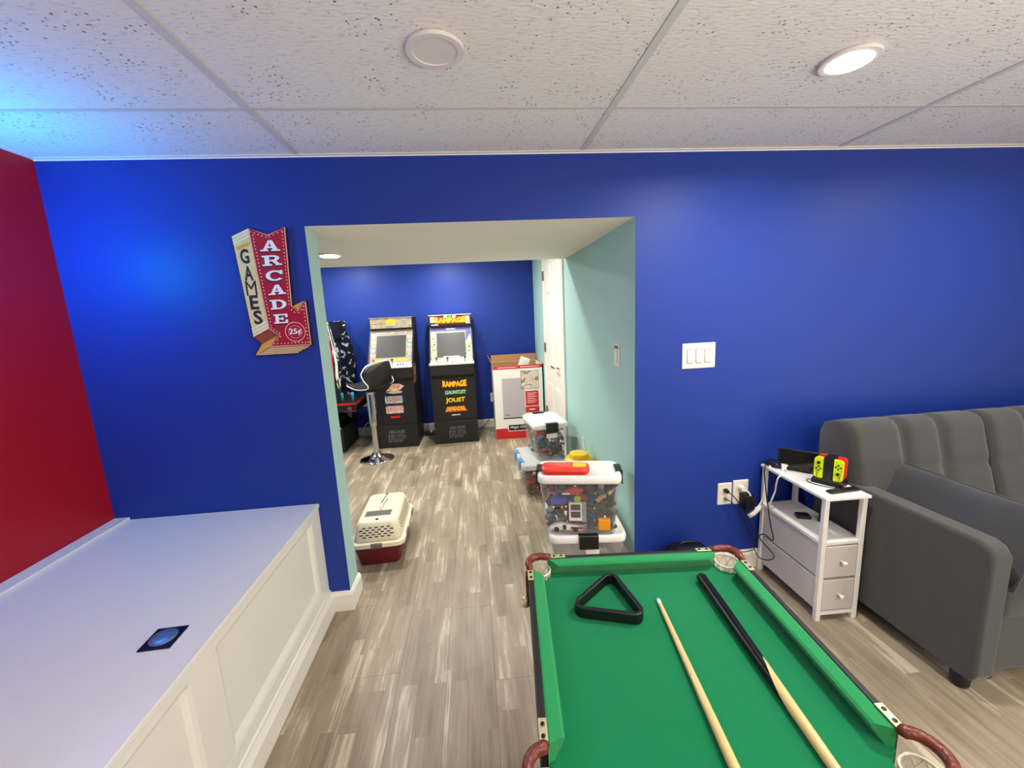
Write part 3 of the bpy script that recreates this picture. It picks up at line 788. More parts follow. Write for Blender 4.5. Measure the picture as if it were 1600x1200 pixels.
for sx in (-1, 1):
    for sy in (-1, 1):
        c0 = (0.281, 0.571)
        path = [(sx * 0.314, sy * 0.54, RZ), (sx * 0.316, sy * 0.560, RZ + 0.001)] + [(sx * (c0[0] + 0.036 * math.cos(a)), sy * (c0[1] + 0.036 * math.sin(a)), RZ + 0.002 + 0.001 * math.sin(8 * a)) for a in [PI / 2 * k / 7 for k in range(8)]] + [(sx * 0.262, sy * 0.605, RZ + 0.001), (sx * 0.248, sy * 0.604, RZ)]
        MB().tube(path, [0.0095, 0.0105] + [0.0115, 0.0108, 0.0118, 0.011, 0.0118, 0.011, 0.0117, 0.0112] + [0.0105, 0.0095], 9).build('leather_strap', MLEATHER, PT, smooth=True)
        bracket(sx * 0.313, sy * 0.516, True); bracket(sx * 0.225, sy * 0.603, False)
        net(sx * 0.287, sy * 0.577, 0.035, 0.676, 0.585)
        MB().box(-0.004, 0.004, -0.012, 0.012, -0.075, 0.0).build('strap_tab', MLEATHER, PT, (sx * 0.3245, sy * 0.535, RZ - 0.005), bev=0.002)
        MB().lathe([(0.004, -0.016), (0.011, -0.014), (0.012, 0), (0.011, 0.012), (0.004, 0.014)], n=14).build('brass_knob', MBRASS, PT, (sx * 0.331, sy * 0.525, RZ - 0.088), smooth=True)
    path = [(sx * 0.313, -0.042, RZ)] + [(sx * (0.314 + 0.03 * math.cos(a)), 0.036 * math.sin(a), RZ + 0.001) for a in [-PI / 2 + PI * k / 9 for k in range(10)]] + [(sx * 0.313, 0.042, RZ)]
    MB().tube(path, 0.0105, 9).build('leather_strap', MLEATHER, PT, smooth=True)
    bracket(sx * 0.313, 0.066, True); bracket(sx * 0.313, -0.066, True)
    net(sx * 0.314, 0, 0.030, 0.664, 0.585)
    for sy in (-1, 1):
        MB().box(-0.018, 0.018, -0.018, 0.018, 0, 0.63).box(-0.024, 0.024, -0.024, 0.024, 0, 0.02).build('leg', MBLACKM, PT, (sx * 0.26, sy * 0.47, 0), bev=0.003)
    MB().box(-0.006, 0.006, -0.5, 0.5, 0.57, BEDZ - 0.018).build('apron', MBLACKM, PT, (sx * 0.285, 0, 0))
for sy in (-1, 1):
    MB().box(-0.24, 0.24, -0.006, 0.006, 0.57, BEDZ - 0.018).build('apron', MBLACKM, PT, (0, sy * 0.56, 0))

# triangle rack and two cues lying on the cloth
rk = [Vector((0.196, 0.947)), Vector((0.367, 1.088)), Vector((0.397, 0.878))]
def round_tri(P, r, n=6):
    out = []
    for i in range(3):
        p, a, b_ = P[i], P[i - 1], P[(i + 1) % 3]
        u, v = (a - p).normalized(), (b_ - p).normalized()
        ang = u.angle(v); dist = r / math.tan(ang / 2); c = p + (u + v).normalized() * (r / math.sin(ang / 2))
        s0, s1 = p + u * dist - c, p + v * dist - c
        a0, a1 = math.atan2(s0.y, s0.x), math.atan2(s1.y, s1.x)
        while a1 - a0 > PI: a1 -= 2 * PI
        while a1 - a0 < -PI: a1 += 2 * PI
        out += [(c.x + r * math.cos(a0 + (a1 - a0) * k / n), c.y + r * math.sin(a0 + (a1 - a0) * k / n)) for k in range(n + 1)]
    return out
cc = sum(rk, Vector((0, 0))) / 3
P = [p - cc for p in rk]
ring_o, ring_i = round_tri(P, 0.026), round_tri([p * 0.80 for p in P], 0.012)
tag(MB().ring(ring_o, ring_i, 'xy', 0.0, 0.030).build('ball_rack', MBLACK, None, (cc.x, cc.y, BEDZ + 0.0006), smooth=False, bev=0.003), 'black plastic triangle rack lying on the green felt', 'rack')

def cue(label, p_tip, p_butt, butt_from, n=24):
    """tapered cue, wood shaft running as points into a black butt"""
    p0, p1 = Vector(p_tip), Vector(p_butt); L = (p1 - p0).length
    t = thing('pool_cue', label, 'cue', (p0.x, p0.y, BEDZ + 0.0006), math.atan2(p1.y - p0.y, p1.x - p0.x))
    wood, blk = MB(), MB()
    def rad(s): return 0.0052 + 0.0085 * min(1, s / (L * 0.85))
    def lim(a):
        d = abs((a - 2.15 + PI) % (2 * PI) - PI) / PI
        return butt_from + 0.15 * (1 - d) - 0.075
    def P3(s, a): return (s, rad(s) * math.cos(a), rad(s) * math.sin(a) + rad(s))
    k = 14
    for q in range(n):
        a0, a1 = 2 * PI * q / n, 2 * PI * (q + 1) / n
        for tgt, f0, f1 in ((wood, lambda a: 0.02, lim), (blk, lim, lambda a: L - 0.01)):
            for i in range(k):
                t0, t1 = i / k, (i + 1) / k
                pt = lambda a, t_: P3(f0(a) + (f1(a) - f0(a)) * t_, a)
                tgt.add([pt(a0, t0), pt(a0, t1), pt(a1, t1), pt(a1, t0)], [(3, 2, 1, 0)])
    wood.build('shaft', MCUEW, t, smooth=False)
    blk.build('butt', MCUEB, t, smooth=True)
    for o in t.children:
        me = o.data
        import bmesh
        bm = bmesh.new(); bm.from_mesh(me); bmesh.ops.remove_doubles(bm, verts=bm.verts, dist=1e-5)
        for f in bm.faces: f.smooth = True
        bm.to_mesh(me); bm.free()
    r0 = rad(0)
    MB().tube([(0.004, 0, r0), (0.022, 0, r0)], r0 * 1.0, n).build('ferrule', MFERR, t, smooth=False)
    MB().tube([(0, 0, r0), (0.0045, 0, r0)], [r0 * 0.8, r0 * 0.97], n).build('tip', mat('blue_chalked_tip', (170, 190, 200), 0.8), t)
    re = rad(L)
    MB().tube([(L - 0.011, 0, re), (L - 0.003, 0, re), (L, 0, re)], [re, re * 0.96, re * 0.6], n).build('bumper', MBLACK, t, smooth=True)
    return t
cue('pale wooden cue with its white tip pointing to the opening', (0.455, 0.966), (0.327, 0.045), 0.68)
cue('cue with glossy black butt pointing at the far rail', (0.516, 0.105), (0.612, 1.028), 0.565)

# ------------------------------------------------------------------ narrow drawer tower
TW = thing('drawer_tower', 'narrow white drawer tower with open shelf beside the sofa', 'side table', (1.572, 1.735, 0), math.radians(-1.5))
hx, hy = 0.098, 0.205
MB().box(-hx - 0.006, hx + 0.006, -hy - 0.010, hy + 0.006, 0.588, 0.602).build('top', MWHITE, TW, bev=0.003)
for sx in (-1, 1):
    for sy in (-1, 1):
        MB().box(-0.011, 0.011, -0.011, 0.011, 0, 0.588).build('leg', MWHITE, TW, (sx * (hx - 0.011), sy * (hy - 0.011), 0), bev=0.003)
MB().box(-hx + 0.002, hx - 0.002, -hy + 0.004, hy - 0.004, 0.372, 0.388).build('shelf', MWHITE, TW, bev=0.002)
for sy in (-1, 1):
    MB().box(-hx + 0.022, hx - 0.022, -0.008, 0.008, 0.028, 0.046).build('lower_rail', MWHITE, TW, (0, sy * (hy - 0.011), 0), bev=0.002)
for z0, z1 in ((0.050, 0.205), (0.212, 0.368)):
    d = MB().box(-hx + 0.006, hx - 0.006, -hy + 0.024, hy - 0.012, z0, z1).build('drawer', MDRAWER, TW, bev=0.004)
    f = MB().box(-hx + 0.024, hx - 0.024, -hy + 0.002, -hy + 0.024, z0 + 0.003, z1 - 0.003).build('drawer_front', MDRAWER, d, bev=0.003)
    MB().lathe([(0.005, 0), (0.005, 0.012), (0.010, 0.022), (0.009, 0.027), (0.004, 0.029)], n=14).build('knob', MWHITE, d, (0, -hy + 0.002, (z0 + z1) / 2 + 0.004), (PI / 2, 0, 0), smooth=True)
TZ = 0.602
tag(MB().tube(smooth_path([(1.528, 1.848, TZ + 0.010), (1.500, 1.80, TZ + 0.006), (1.462, 1.80, TZ - 0.01), (1.458, 1.81, 0.55), (1.470, 1.83, 0.50), (1.462, 1.84, 0.45), (1.466, 1.86, 0.40), (1.50, 1.875, 0.393)]), 0.004, 6).build('usb_cable', MWHITE, None, smooth=True), 'white cable hanging from tower top down to its shelf', 'cord')
# console in its dock, controller stand, four controllers, clutter
con = thing('tablet_console', 'black tablet console standing upright at the back of the tower', 'game console', (1.575, 1.815, TZ), math.radians(-46))
MB().loft([(0, 0, 0, 0.052, 0.012, 0.006), (0.03, 0, 0, 0.050, 0.010, 0.006), (0.034, 0, 0, 0.048, 0.008, 0.006)]).build('dock', MBLACK, con, (0, 0.013, 0))
MB().box(-0.088, 0.088, -0.006, 0.006, 0.010, 0.114).build('tablet', MBLACK, con, (0, -0.006, 0), bev=0.003)
MB().box(-0.078, 0.078, -0.0075, -0.006, 0.020, 0.106).build('screen', MTAB, con, (0, -0.006, 0))
st = thing('controller_stand', 'black charging stand holding four coloured controllers', 'charging stand', (1.607, 1.668, TZ), math.radians(-58))
MB().loft([(0, 0, 0, 0.062, 0.042, 0.006), (0.020, 0, 0, 0.060, 0.040, 0.006), (0.024, 0, 0, 0.057, 0.037, 0.005)]).build('base', MBLACK, st, bev=0)
MB().loft([(0.024, 0, 0, 0.018, 0.036, 0.005), (0.128, 0, 0, 0.018, 0.036, 0.005)]).build('post', MBLACK, st)
Mst = Matrix.Translation(st.location) @ Matrix.Rotation(st.rotation_euler.z, 4, 'Z')
def controller(label, x_, y_, mt, flip, face):
    p = Mst @ Vector((x_, y_, 0.025))
    t = thing('game_controller', label, 'controller', p, st.rotation_euler.z + (PI if face > 0 else 0), 'controllers on the charging stand')
    s = -1 if flip else 1
    pts = [(s * -0.017, 0.0), (s * 0.006, 0.0)] + [(s * (0.004 + 0.014 * math.cos(a)), 0.014 + 0.014 * math.sin(a)) for a in [-PI / 2 + PI / 2 * k / 5 for k in range(6)]] + [(s * (0.004 + 0.014 * math.cos(a)), 0.086 + 0.014 * math.sin(a)) for a in [PI / 2 * k / 5 for k in range(6)]] + [(s * -0.017, 0.1)]
    MB().prism(pts, 'xz', -0.007, 0.007).build('shell', mt, t, bev=0.002)
    zz = (0.074, 0.045) if flip == (face < 0) else (0.036, 0.068)
    MB().lathe([(0.0065, 0), (0.005, 0.003), (0.0072, 0.005), (0.0072, 0.007)], n=12).build('thumb_stick', MBLACK, t, (0, -0.007, zz[0]), (PI / 2, 0, 0))
    for dx, dz in ((0, 0.0085), (0.0085, 0), (0, -0.0085), (-0.0085, 0)):
        MB().lathe([(0.0036, 0), (0.0036, 0.0025)], n=8).build('button', MBLACK, t, (dx, -0.007, zz[1] + dz), (PI / 2, 0, 0))
    MB().box(-0.002, 0.002, -0.0085, -0.007, -0.002, 0.002).build('button', MBLACK, t, (s * 0.002, 0, 0.022))
controller('neon yellow controller at front left of stand, stick on top', -0.037, -0.024, MNEONY, True, -1)
controller('neon yellow controller at front right of stand, stick below', 0.037, -0.024, MNEONY, False, -1)
controller('neon red controller behind the front left yellow one', -0.037, 0.026, MNEONR, False, 1)
controller('neon red controller behind the front right yellow one', 0.037, 0.026, MNEONR, True, 1)
bar = thing('remote_control', 'flat black bar remote at front edge of tower top', 'remote', (1.590, 1.578, TZ), math.radians(4))
MB().loft([(0, 0, 0, 0.074, 0.016, 0.004), (0.008, 0, 0, 0.073, 0.015, 0.004), (0.010, 0, 0, 0.071, 0.013, 0.003)]).build('body', MBLACK, bar)
MB().box(-0.004, 0.004, 0.012, 0.018, 0.004, 0.008).build('plug', MBLACK, bar, (0.0, 0.004, 0))
tag(MB().tube(smooth_path([(1.592, 1.600, TZ + 0.004), (1.57, 1.612, TZ + 0.003), (1.535, 1.655, TZ + 0.003), (1.525, 1.70, TZ + 0.003), (1.545, 1.72, TZ + 0.003), (1.567, 1.712, TZ + 0.004)]), 0.0018, 6).build('charging_cable', MBLACK, None, smooth=True), 'thin black cord curled on tower top in front of the controllers', 'cord')
tag(MB().tube(smooth_path([(1.640, 1.645, TZ + 0.004), (1.655, 1.635, TZ + 0.003), (1.672, 1.642, TZ + 0.003), (1.674, 1.66, TZ + 0.003), (1.668, 1.60, TZ + 0.003), (1.658, 1.592, TZ + 0.005)]), 0.0018, 6).build('charging_cable', MBLACK, None, smooth=True), 'short thin cord looping behind the black bar remote', 'cord')
mo = thing('sunglasses_case', 'dark navy rounded case at the back left corner of the tower', 'case', (1.513, 1.905, TZ), math.radians(-70))
MB().loft([(0, 0, 0, 0.038, 0.022, 0.02), (0.010, 0, 0, 0.042, 0.026, 0.024), (0.022, 0, 0, 0.038, 0.022, 0.02), (0.030, 0, 0, 0.022, 0.012, 0.012)]).build('body', mat('navy_case', (20, 22, 44), 0.4), mo, smooth=True)
wp = thing('usb_charger', 'small white plug charger beside the dark navy case', 'charger', (1.522, 1.846, TZ), math.radians(-30))
MB().loft([(0, 0, 0, 0.011, 0.011, 0.003), (0.024, 0, 0, 0.011, 0.011, 0.003)]).build('body', MWHITE, wp)
MB().box(-0.012, 0.016, -0.010, 0.010, 0.024, 0.032).build('plug_head', MWHITE, wp, bev=0.002)
SHZ = 0.388
tag(MB().loft([(0, 0, 0, 0.030, 0.022, 0.004), (0.014, 0, 0, 0.030, 0.022, 0.004), (0.017, 0, 0, 0.027, 0.019, 0.004)]).build('small_box', MBLACK, None, (1.567, 1.757, SHZ), (0, 0, -0.35)), 'small flat black box on the tower shelf', 'box')
sp2 = thing('dark_gadget', 'dark brown upright gadget at the right of the tower shelf', 'gadget', (1.625, 1.70, SHZ), 0.2)
MB().loft([(0, 0, 0, 0.018, 0.016, 0.004), (0.030, 0, 0, 0.017, 0.015, 0.004), (0.036, 0, 0, 0.014, 0.012, 0.004)]).build('body', mat('dark_brown_plastic', (38, 26, 22), 0.4), sp2)
MB().lathe([(0.006, 0), (0.006, 0.006)], n=10).build('top_button', MBLACK, sp2, (0, 0, 0.036))

# ------------------------------------------------------------------ charcoal sofa
SF = thing('sofa', 'charcoal grey tufted fabric sofa against the blue wall', 'sofa', (2.50, 1.5, 0))
AX0, AX1 = 1.690, 1.775          # arm panel
def L(x_, y_, z_): return (x_ - 2.50, y_ - 1.5, z_)
arm = MB()
ap = [(1.845, 0.062), (1.13, 0.062), (1.105, 0.09), (1.105, 0.555), (1.125, 0.592), (1.16, 0.602), (1.80, 0.602), (1.845, 0.58)]
arm.prism([(y_ - 1.5, z_) for y_, z_ in ap], 'yz', AX0 - 2.5, AX1 - 2.5)
a1 = arm.build('arm', MSOFA, SF, smooth=False, bev=0.020, seg=3)
a2 = dup(a1, SF); a2.location.x = 3.48 - AX0
def backrest(x0, x1, ch):
    """one tufted half of the back"""
    base = [(1.555, 0.36), (1.575, 0.42), (1.592, 0.475), (1.608, 0.53), (1.622, 0.58), (1.632, 0.62), (1.640, 0.655), (1.650, 0.69), (1.662, 0.73), (1.674, 0.775), (1.686, 0.815), (1.700, 0.845), (1.722, 0.862), (1.755, 0.867), (1.80, 0.860), (1.835, 0.845), (1.85, 0.81), (1.855, 0.6), (1.86, 0.36)]
    n = len(base); nx = 56; vs = []
    for i in range(nx + 1):
        x_ = x0 + (x1 - x0) * i / nx
        e = min(x_ - x0, x1 - x_)
        rnd = math.sqrt(max(0.0, 1 - max(0.0, 1 - e / 0.03) ** 2))
        dch = min([abs(x_ - c) for c in ch] + [1])
        for k, (y_, z_) in enumerate(base):
            if k <= 14:
                s = k / 14
                pv = 1 - math.exp(-((dch / 0.022) ** 2))
                hz = 1 - 0.75 * math.exp(-((z_ - 0.655) / 0.022) ** 2) * (0.55 + 0.45 * math.exp(-((dch / 0.05) ** 2)))
                puff = 0.030 * (0.12 + 0.88 * pv) * hz * (0.4 + 0.6 * rnd)
                yy = y_ + 0.026 * (1 - rnd) - puff
                zz = z_ + (0.012 * pv * rnd if k > 9 else 0) - 0.010 * (1 - rnd) * (k > 10)
            else: yy, zz = y_ - 0.01 * (1 - rnd), z_ - 0.008 * (1 - rnd)
            vs.append(L(x_, yy, zz))
    fs = []
    for i in range(nx):
        for k in range(n):
            k2 = (k + 1) % n
            fs.append((i * n + k, (i + 1) * n + k, (i + 1) * n + k2, i * n + k2))
    fs += [tuple(range(n)), tuple(range(nx * n, nx * n + n))[::-1]]
    MB().add(vs, fs).build('backrest', MSOFA, SF, smooth=True)
backrest(1.700, 2.385, [1.955, 2.150])
backrest(2.390, 3.45, [2.61, 2.82, 3.05, 3.25])
for x0, x1 in ((AX1 + 0.004, 2.61), (2.614, 3.475)):
    MB().loft([(0.30, 0, 0, (x1 - x0) / 2 - 0.012, 0.245, 0.03), (0.315, 0, 0, (x1 - x0) / 2, 0.257, 0.04), (0.40, 0, 0, (x1 - x0) / 2, 0.257, 0.04), (0.425, 0, 0, (x1 - x0) / 2 - 0.015, 0.243, 0.035), (0.432, 0, 0, (x1 - x0) / 2 - 0.05, 0.21, 0.03)], n=4).build('seat_cushion', MSOFA, SF, ((x0 + x1) / 2 - 2.5, 1.378 - 1.5, 0), smooth=True)
MB().box(AX1 - 2.5 + 0.002, 3.48 - 2.5 - 0.002, 1.150 - 1.5, 1.84 - 1.5, 0.06, 0.298).build('base', MSOFA, SF, bev=0.012, seg=3)
for x_, y_ in ((1.735, 1.175), (1.735, 1.80), (3.52, 1.175), (3.52, 1.80), (1.86, 1.20), (2.6, 1.20)):
    MB().lathe([(0.024, 0), (0.028, 0.01), (0.030, 0.066)], n=14).build('foot', MBLACK, SF, L(x_, y_, 0), smooth=True)
# loose cushion leaning on the inner side of the arm
def pillow_mb(w, h, t, n=22):
    vs, fs = [], []
    for side in (1, -1):
        o = len(vs)
        for i in range(n + 1):
            for j in range(n + 1):
                u, v = 2 * i / n - 1, 2 * j / n - 1
                b_ = max(0, (1 - u ** 4)) ** 0.55 * max(0, (1 - v ** 4)) ** 0.55
                pin = 1 - 0.05 * (1 - abs(u) ** 2) * abs(v) ** 3 - 0.05 * (1 - abs(v) ** 2) * abs(u) ** 3
                wr = 0.006 * math.sin(7 * u + 3 * v) * b_ * (1 - b_) * 4
                vs.append((u * w / 2 * pin, v * h / 2 * pin, side * (t / 2 * b_ + 0.004) + wr))
        for i in range(n):
            for j in range(n):
                q = (o + i * (n + 1) + j, o + (i + 1) * (n + 1) + j, o + (i + 1) * (n + 1) + j + 1, o + i * (n + 1) + j + 1)
                fs.append(q if side > 0 else q[::-1])
    mb = MB().add(vs, fs)
    N1 = (n + 1) ** 2
    edge = [i * (n + 1) for i in range(n + 1)] + [n * (n + 1) + j for j in range(1, n + 1)] + [i * (n + 1) + n for i in range(n - 1, -1, -1)] + [j for j in range(n - 1, 0, -1)]
    for a, b_ in zip(edge, edge[1:] + edge[:1]): mb.f.append((a, b_, b_ + N1, a + N1)); mb.m.append(0)
    return mb, [Vector(vs[k]) for k in edge]
pm, pedge = pillow_mb(0.62, 0.31, 0.11)
pw = thing('throw_pillow', 'dark grey pillow propped along the inside of the sofa arm', 'pillow', (1.872, 1.41, 0.556))
pw.rotation_euler = (math.radians(52), 0, math.radians(-90))
pm.build('cover', MPILLOW, pw, smooth=True)
MB().tube([(p.x, p.y, 0) for p in pedge], 0.006, 6, closed=True).build('piping', MPILLOW, pw, smooth=True)
# black bag behind the table
bg = thing('black_bag', 'black rounded bag on the floor behind the pool table', 'bag', (1.02, 1.84, 0))
MB().loft([(0, 0, 0, 0.10, 0.06, 0.05), (0.12, 0, 0, 0.125, 0.085, 0.06), (0.20, 0, 0, 0.12, 0.075, 0.06), (0.238, 0, 0, 0.085, 0.05, 0.045), (0.25, 0, 0, 0.05, 0.025, 0.02)], n=5).build('body', MBLACK, bg, smooth=True)
MB().tube(smooth_path([(-0.05, 0, 0.24), (-0.03, 0, 0.262), (0.03, 0, 0.262), (0.05, 0, 0.24)]), 0.006, 6).build('handle', MBLACK, bg, smooth=True)

# ------------------------------------------------------------------ storage bins
def bin_(label, loc, rz, hx, hy, h, latches, lidm=None, latm=None, tubm=None):
    t = thing('storage_bin', label, 'storage bin', loc, rz)
    lidm, latm, tubm = lidm or MWHITE, latm or MBLACK, tubm or MCLEAR
    MB().loft([(0.002, 0, 0, hx - 0.034, hy - 0.030, 0.03), (0.008, 0, 0, hx - 0.030, hy - 0.026, 0.034), (h * 0.66, 0, 0, hx - 0.019, hy - 0.016, 0.035), (h * 0.68, 0, 0, hx - 0.014, hy - 0.012, 0.035), (h - 0.035, 0, 0, hx - 0.010, hy - 0.008, 0.035)], n=5, cap1=False).build('tub', tubm, t, smooth=True)
    MB().loft([(h - 0.042, 0, 0, hx - 0.002, hy - 0.002, 0.04), (h - 0.036, 0, 0, hx, hy, 0.042), (h - 0.010, 0, 0, hx, hy, 0.042), (h - 0.001, 0, 0, hx - 0.009, hy - 0.009, 0.036), (h, 0, 0, hx - 0.016, hy - 0.016, 0.03), (h - 0.006, 0, 0, hx - 0.026, hy - 0.026, 0.024), (h - 0.006, 0, 0, hx - 0.05, hy - 0.05, 0.01)], n=5).build('lid', lidm, t, smooth=True)
    for ax, sg, off in latches:
        w = 0.045 if ax == 'x' else 0.05
        mb = MB().prism([(-0.026, -0.004), (-0.026, 0.0055), (0.004, 0.0055), (0.010, 0.001), (0.011, -0.07), (0.005, -0.072), (0.003, -0.012), (-0.003, -0.003)], 'yz', -w, w)
        o = mb.build('latch', latm, t, smooth=False, bev=0.002)
        if ax == 'y': o.location = (off, sg * hy, h); o.rotation_euler = (0, 0, 0 if sg > 0 else PI)
        else: o.location = (sg * hx, off, h); o.rotation_euler = (0, 0, -PI / 2 if sg > 0 else PI / 2)
    return t
LOW = bin_('clear bin with white lid, bottom of the front stack', (0.555, 2.150, 0), math.radians(-6.5), 0.200, 0.232, 0.300, [('y', -1, 0.0), ('y', 1, 0.0)])
UP = bin_('clear bin of toy bricks with white lid, top of front stack', (0.510, 2.030, 0.2995), math.radians(-12), 0.212, 0.116, 0.330, [('x', -1, 0.0), ('x', 1, 0.0)])
BLU = bin_('clear bin with blue latches on floor in the far stack', (0.495, 3.285, 0), math.radians(2.6), 0.185, 0.240, 0.270, [('x', -1, -0.10), ('x', -1, 0.12), ('x', 1, -0.10), ('x', 1, 0.12)], lidm=MCLEARL, latm=MBLUEL)
TAL = bin_('tall clear bin with white lid on top of blue latched bin', (0.555, 3.335, 0.2695), math.radians(7), 0.148, 0.205, 0.300, [('y', -1, 0.0), ('y', 1, 0.0)])
HID = bin_('clear lidded bin under the yellow tub, behind front stack', (0.640, 2.690, 0), 0, 0.125, 0.20, 0.300, [('y', -1, 0.0), ('y', 1, 0.0)])
lb = MB().box(-0.035, 0.035, -0.0012, 0, -0.022, 0.022).build('paper_label', MPWHITE, LOW, (0.02, -0.226, 0.20))
lb2 = MB().box(-0.045, 0.045, -0.0012, 0, -0.018, 0.018).build('paper_label', MPWHITE, TAL, (0, -0.198, 0.20))

# toy pieces
def toy_mesh(kind):
    mb = MB()
    if kind == 0:   # 2x4 brick
        mb.box(-0.016, 0.016, -0.008, 0.008, -0.006, 0.006)
        for a in range(4):
            for b_ in range(2): mb.prism(circ(-0.012 + 0.008 * a, -0.004 + 0.008 * b_, 0.0025, 6), 'xy', 0.006, 0.0078)
    elif kind == 1: # plate
        mb.box(-0.020, 0.020, -0.012, 0.012, -0.002, 0.002)
        for a in range(4):
            for b_ in range(2): mb.prism(circ(-0.015 + 0.010 * a, -0.006 + 0.012 * b_, 0.003, 6), 'xy', 0.002, 0.004)
    elif kind == 2: # wheel
        mb.lathe([(0.006, -0.007), (0.013, -0.007), (0.0155, -0.004), (0.0155, 0.004), (0.013, 0.007), (0.006, 0.007)], n=12)
    elif kind == 3: # slope
        mb.prism([(-0.014, -0.009), (0.014, -0.009), (0.014, -0.004), (0.0, 0.009), (-0.014, 0.009)], 'xz', -0.010, 0.010)
    elif kind == 4: # long beam with studs
        mb.box(-0.020, 0.020, -0.005, 0.005, -0.005, 0.005)
        for a in range(5): mb.prism(circ(-0.016 + 0.008 * a, 0, 0.0027, 6), 'xy', 0.005, 0.0068)
    elif kind == 5: # arch bracket
        mb.prism([(-0.016, -0.012), (-0.010, -0.012), (-0.008, 0.0), (0.0, 0.005), (0.008, 0.0), (0.010, -0.012), (0.016, -0.012), (0.016, 0.012), (-0.016, 0.012)], 'xz', -0.007, 0.007)
    else:           # small 2x2 with studs
        mb.box(-0.010, 0.010, -0.010, 0.010, -0.008, 0.008)
        for a in (-1, 1):
            for b_ in (-1, 1): mb.prism(circ(0.005 * a, 0.005 * b_, 0.003, 6), 'xy', 0.008, 0.010)
    return mb
TCOL = {'dark grey': (66, 68, 70), 'black': (26, 26, 28), 'light grey': (150, 152, 150), 'dark blue': (30, 58, 120), 'red': (186, 40, 44), 'white': (226, 224, 216), 'green': (48, 104, 64), 'tan': (196, 166, 120), 'brown': (92, 60, 44), 'orange': (214, 130, 50), 'blue': (40, 80, 170)}
TMAT = {k: mat('toy_' + k.replace(' ', '_'), v, 0.35, var=0.03) for k, v in TCOL.items()}
KIND = ['brick', 'plate', 'wheel', 'slope', 'studded beam', 'arch', 'small brick']
_tm = {}
def toy(col, kind, where, spot, p, rot, scale):
    key = (col, kind)
    if key not in _tm:
        o = toy_mesh(kind).build('toy_brick', TMAT[col]); _tm[key] = o.data
    else:
        o = bpy.data.objects.new('toy_brick', _tm[key]); COL.objects.link(o)
    o.location = p; o.rotation_euler = rot; o.scale = (scale,) * 3
    tag(o, col + ' toy ' + KIND[kind] + ', ' + spot + ' of ' + where, 'toy brick', col + ' toy pieces in ' + where)
    return o
def TM(t): return Matrix.Translation(t.location) @ Matrix.Rotation(t.rotation_euler.z, 4, 'Z')
def fill(t, where, cols, xs, ys, zs, size, skip=(), jit=0.3, sc=1.55):
    T = TM(t)
    for k, y_ in enumerate(ys):
        for zi, z_ in enumerate(zs):
            for xi, x_ in enumerate(xs):
                xx = x_ + random.uniform(-jit, jit) * size * 0.5
                zz = z_ + random.uniform(-jit, jit) * size * 0.35
                if k == 0 and any(a < xx < b_ and c < zz < d_ for a, b_, c, d_ in skip): continue
                v = ('bottom', 'lower', 'middle', 'upper', 'top')[min(4, zi * 5 // len(zs))]
                h = (' left', ' left centre', ' centre', ' right centre', ' right')[min(4, xi * 5 // len(xs))]
                spot = v + h + ', ' + ('front', 'second', 'third', 'fourth', 'fifth')[k] + ' layer'
                toy(random.choice(cols), random.randrange(7), where, spot, T @ Vector((xx, y_ + random.uniform(-0.004, 0.004), zz)), (random.uniform(-0.6, 0.6), random.uniform(-0.6, 0.6), random.uniform(-0.7, 0.7)), sc * random.uniform(0.85, 1.1))
def frange(a, b_, n): return [a + (b_ - a) * k / (n - 1) for k in range(n)]
random.seed(11)
fill(UP, 'the top front bin', ['dark grey'] * 4 + ['black'] * 5 + ['light grey'] + ['dark blue'] * 2 + ['red', 'tan', 'green'], frange(-0.150, 0.160, 7), [-0.064, -0.030, 0.010], frange(0.028, 0.265, 8), 0.046,
     skip=[(-0.075, 0.045, 0.075, 0.195), (0.075, 0.185, 0.03, 0.12), (-0.165, -0.055, 0.165, 0.235), (-0.09, 0.03, 0.20, 0.275), (-0.175, 0.02, 0.01, 0.075)])
fill(TAL, 'the tall far bin', ['brown', 'green', 'dark grey', 'orange', 'tan', 'blue', 'dark grey', 'light grey', 'green', 'red'], frange(-0.082, 0.082, 4), [-0.140, -0.10], frange(0.030, 0.225, 6), 0.05, sc=1.8)
fill(TAL, 'the tall far bin', ['brown', 'green', 'dark grey', 'tan'], [-0.085], frange(-0.06, 0.14, 4), frange(0.03, 0.205, 5), 0.05, sc=1.8)
fill(BLU, 'the blue latched bin', ['brown', 'dark grey', 'black', 'brown', 'red'], frange(-0.115, 0.10, 5), [-0.175, -0.135], frange(0.03, 0.17, 4), 0.05, sc=1.7)
fill(BLU, 'the blue latched bin', ['brown', 'dark grey', 'black'], [-0.115], frange(-0.09, 0.16, 5), frange(0.03, 0.15, 4), 0.05, sc=1.7)
fill(LOW, 'the bottom front bin', ['light grey', 'dark grey', 'white'], frange(-0.12, 0.12, 6), [-0.150], frange(0.026, 0.10, 3), 0.040)
T = TM(UP)
FR = -0.091
def special(name, label, cat, x_, z_, ry=0.0, rz=0.0):
    p = T @ Vector((x_, FR, z_))
    return thing(name, label, cat, p, UP.rotation_euler.z + rz)
w = special('toy_window', 'white toy window with dark panes and grey pillar inside top bin', 'toy window', -0.020, 0.080)
mbw = MB().box(-0.036, -0.027, -0.004, 0.010, 0, 0.098).box(0.022, 0.030, -0.004, 0.010, 0, 0.098).box(-0.027, 0.022, -0.004, 0.010, 0, 0.014).box(-0.027, 0.022, -0.004, 0.010, 0.090, 0.098).box(-0.027, 0.022, -0.003, 0.008, 0.050, 0.055)
mbw.build('frame', TMAT['white'], w)
MB().box(-0.027, 0.022, 0.003, 0.006, 0.014, 0.090).build('pane', MSCREEN, w)
MB().box(0.031, 0.052, -0.004, 0.016, -0.006, 0.098).build('pillar', TMAT['light grey'], w)
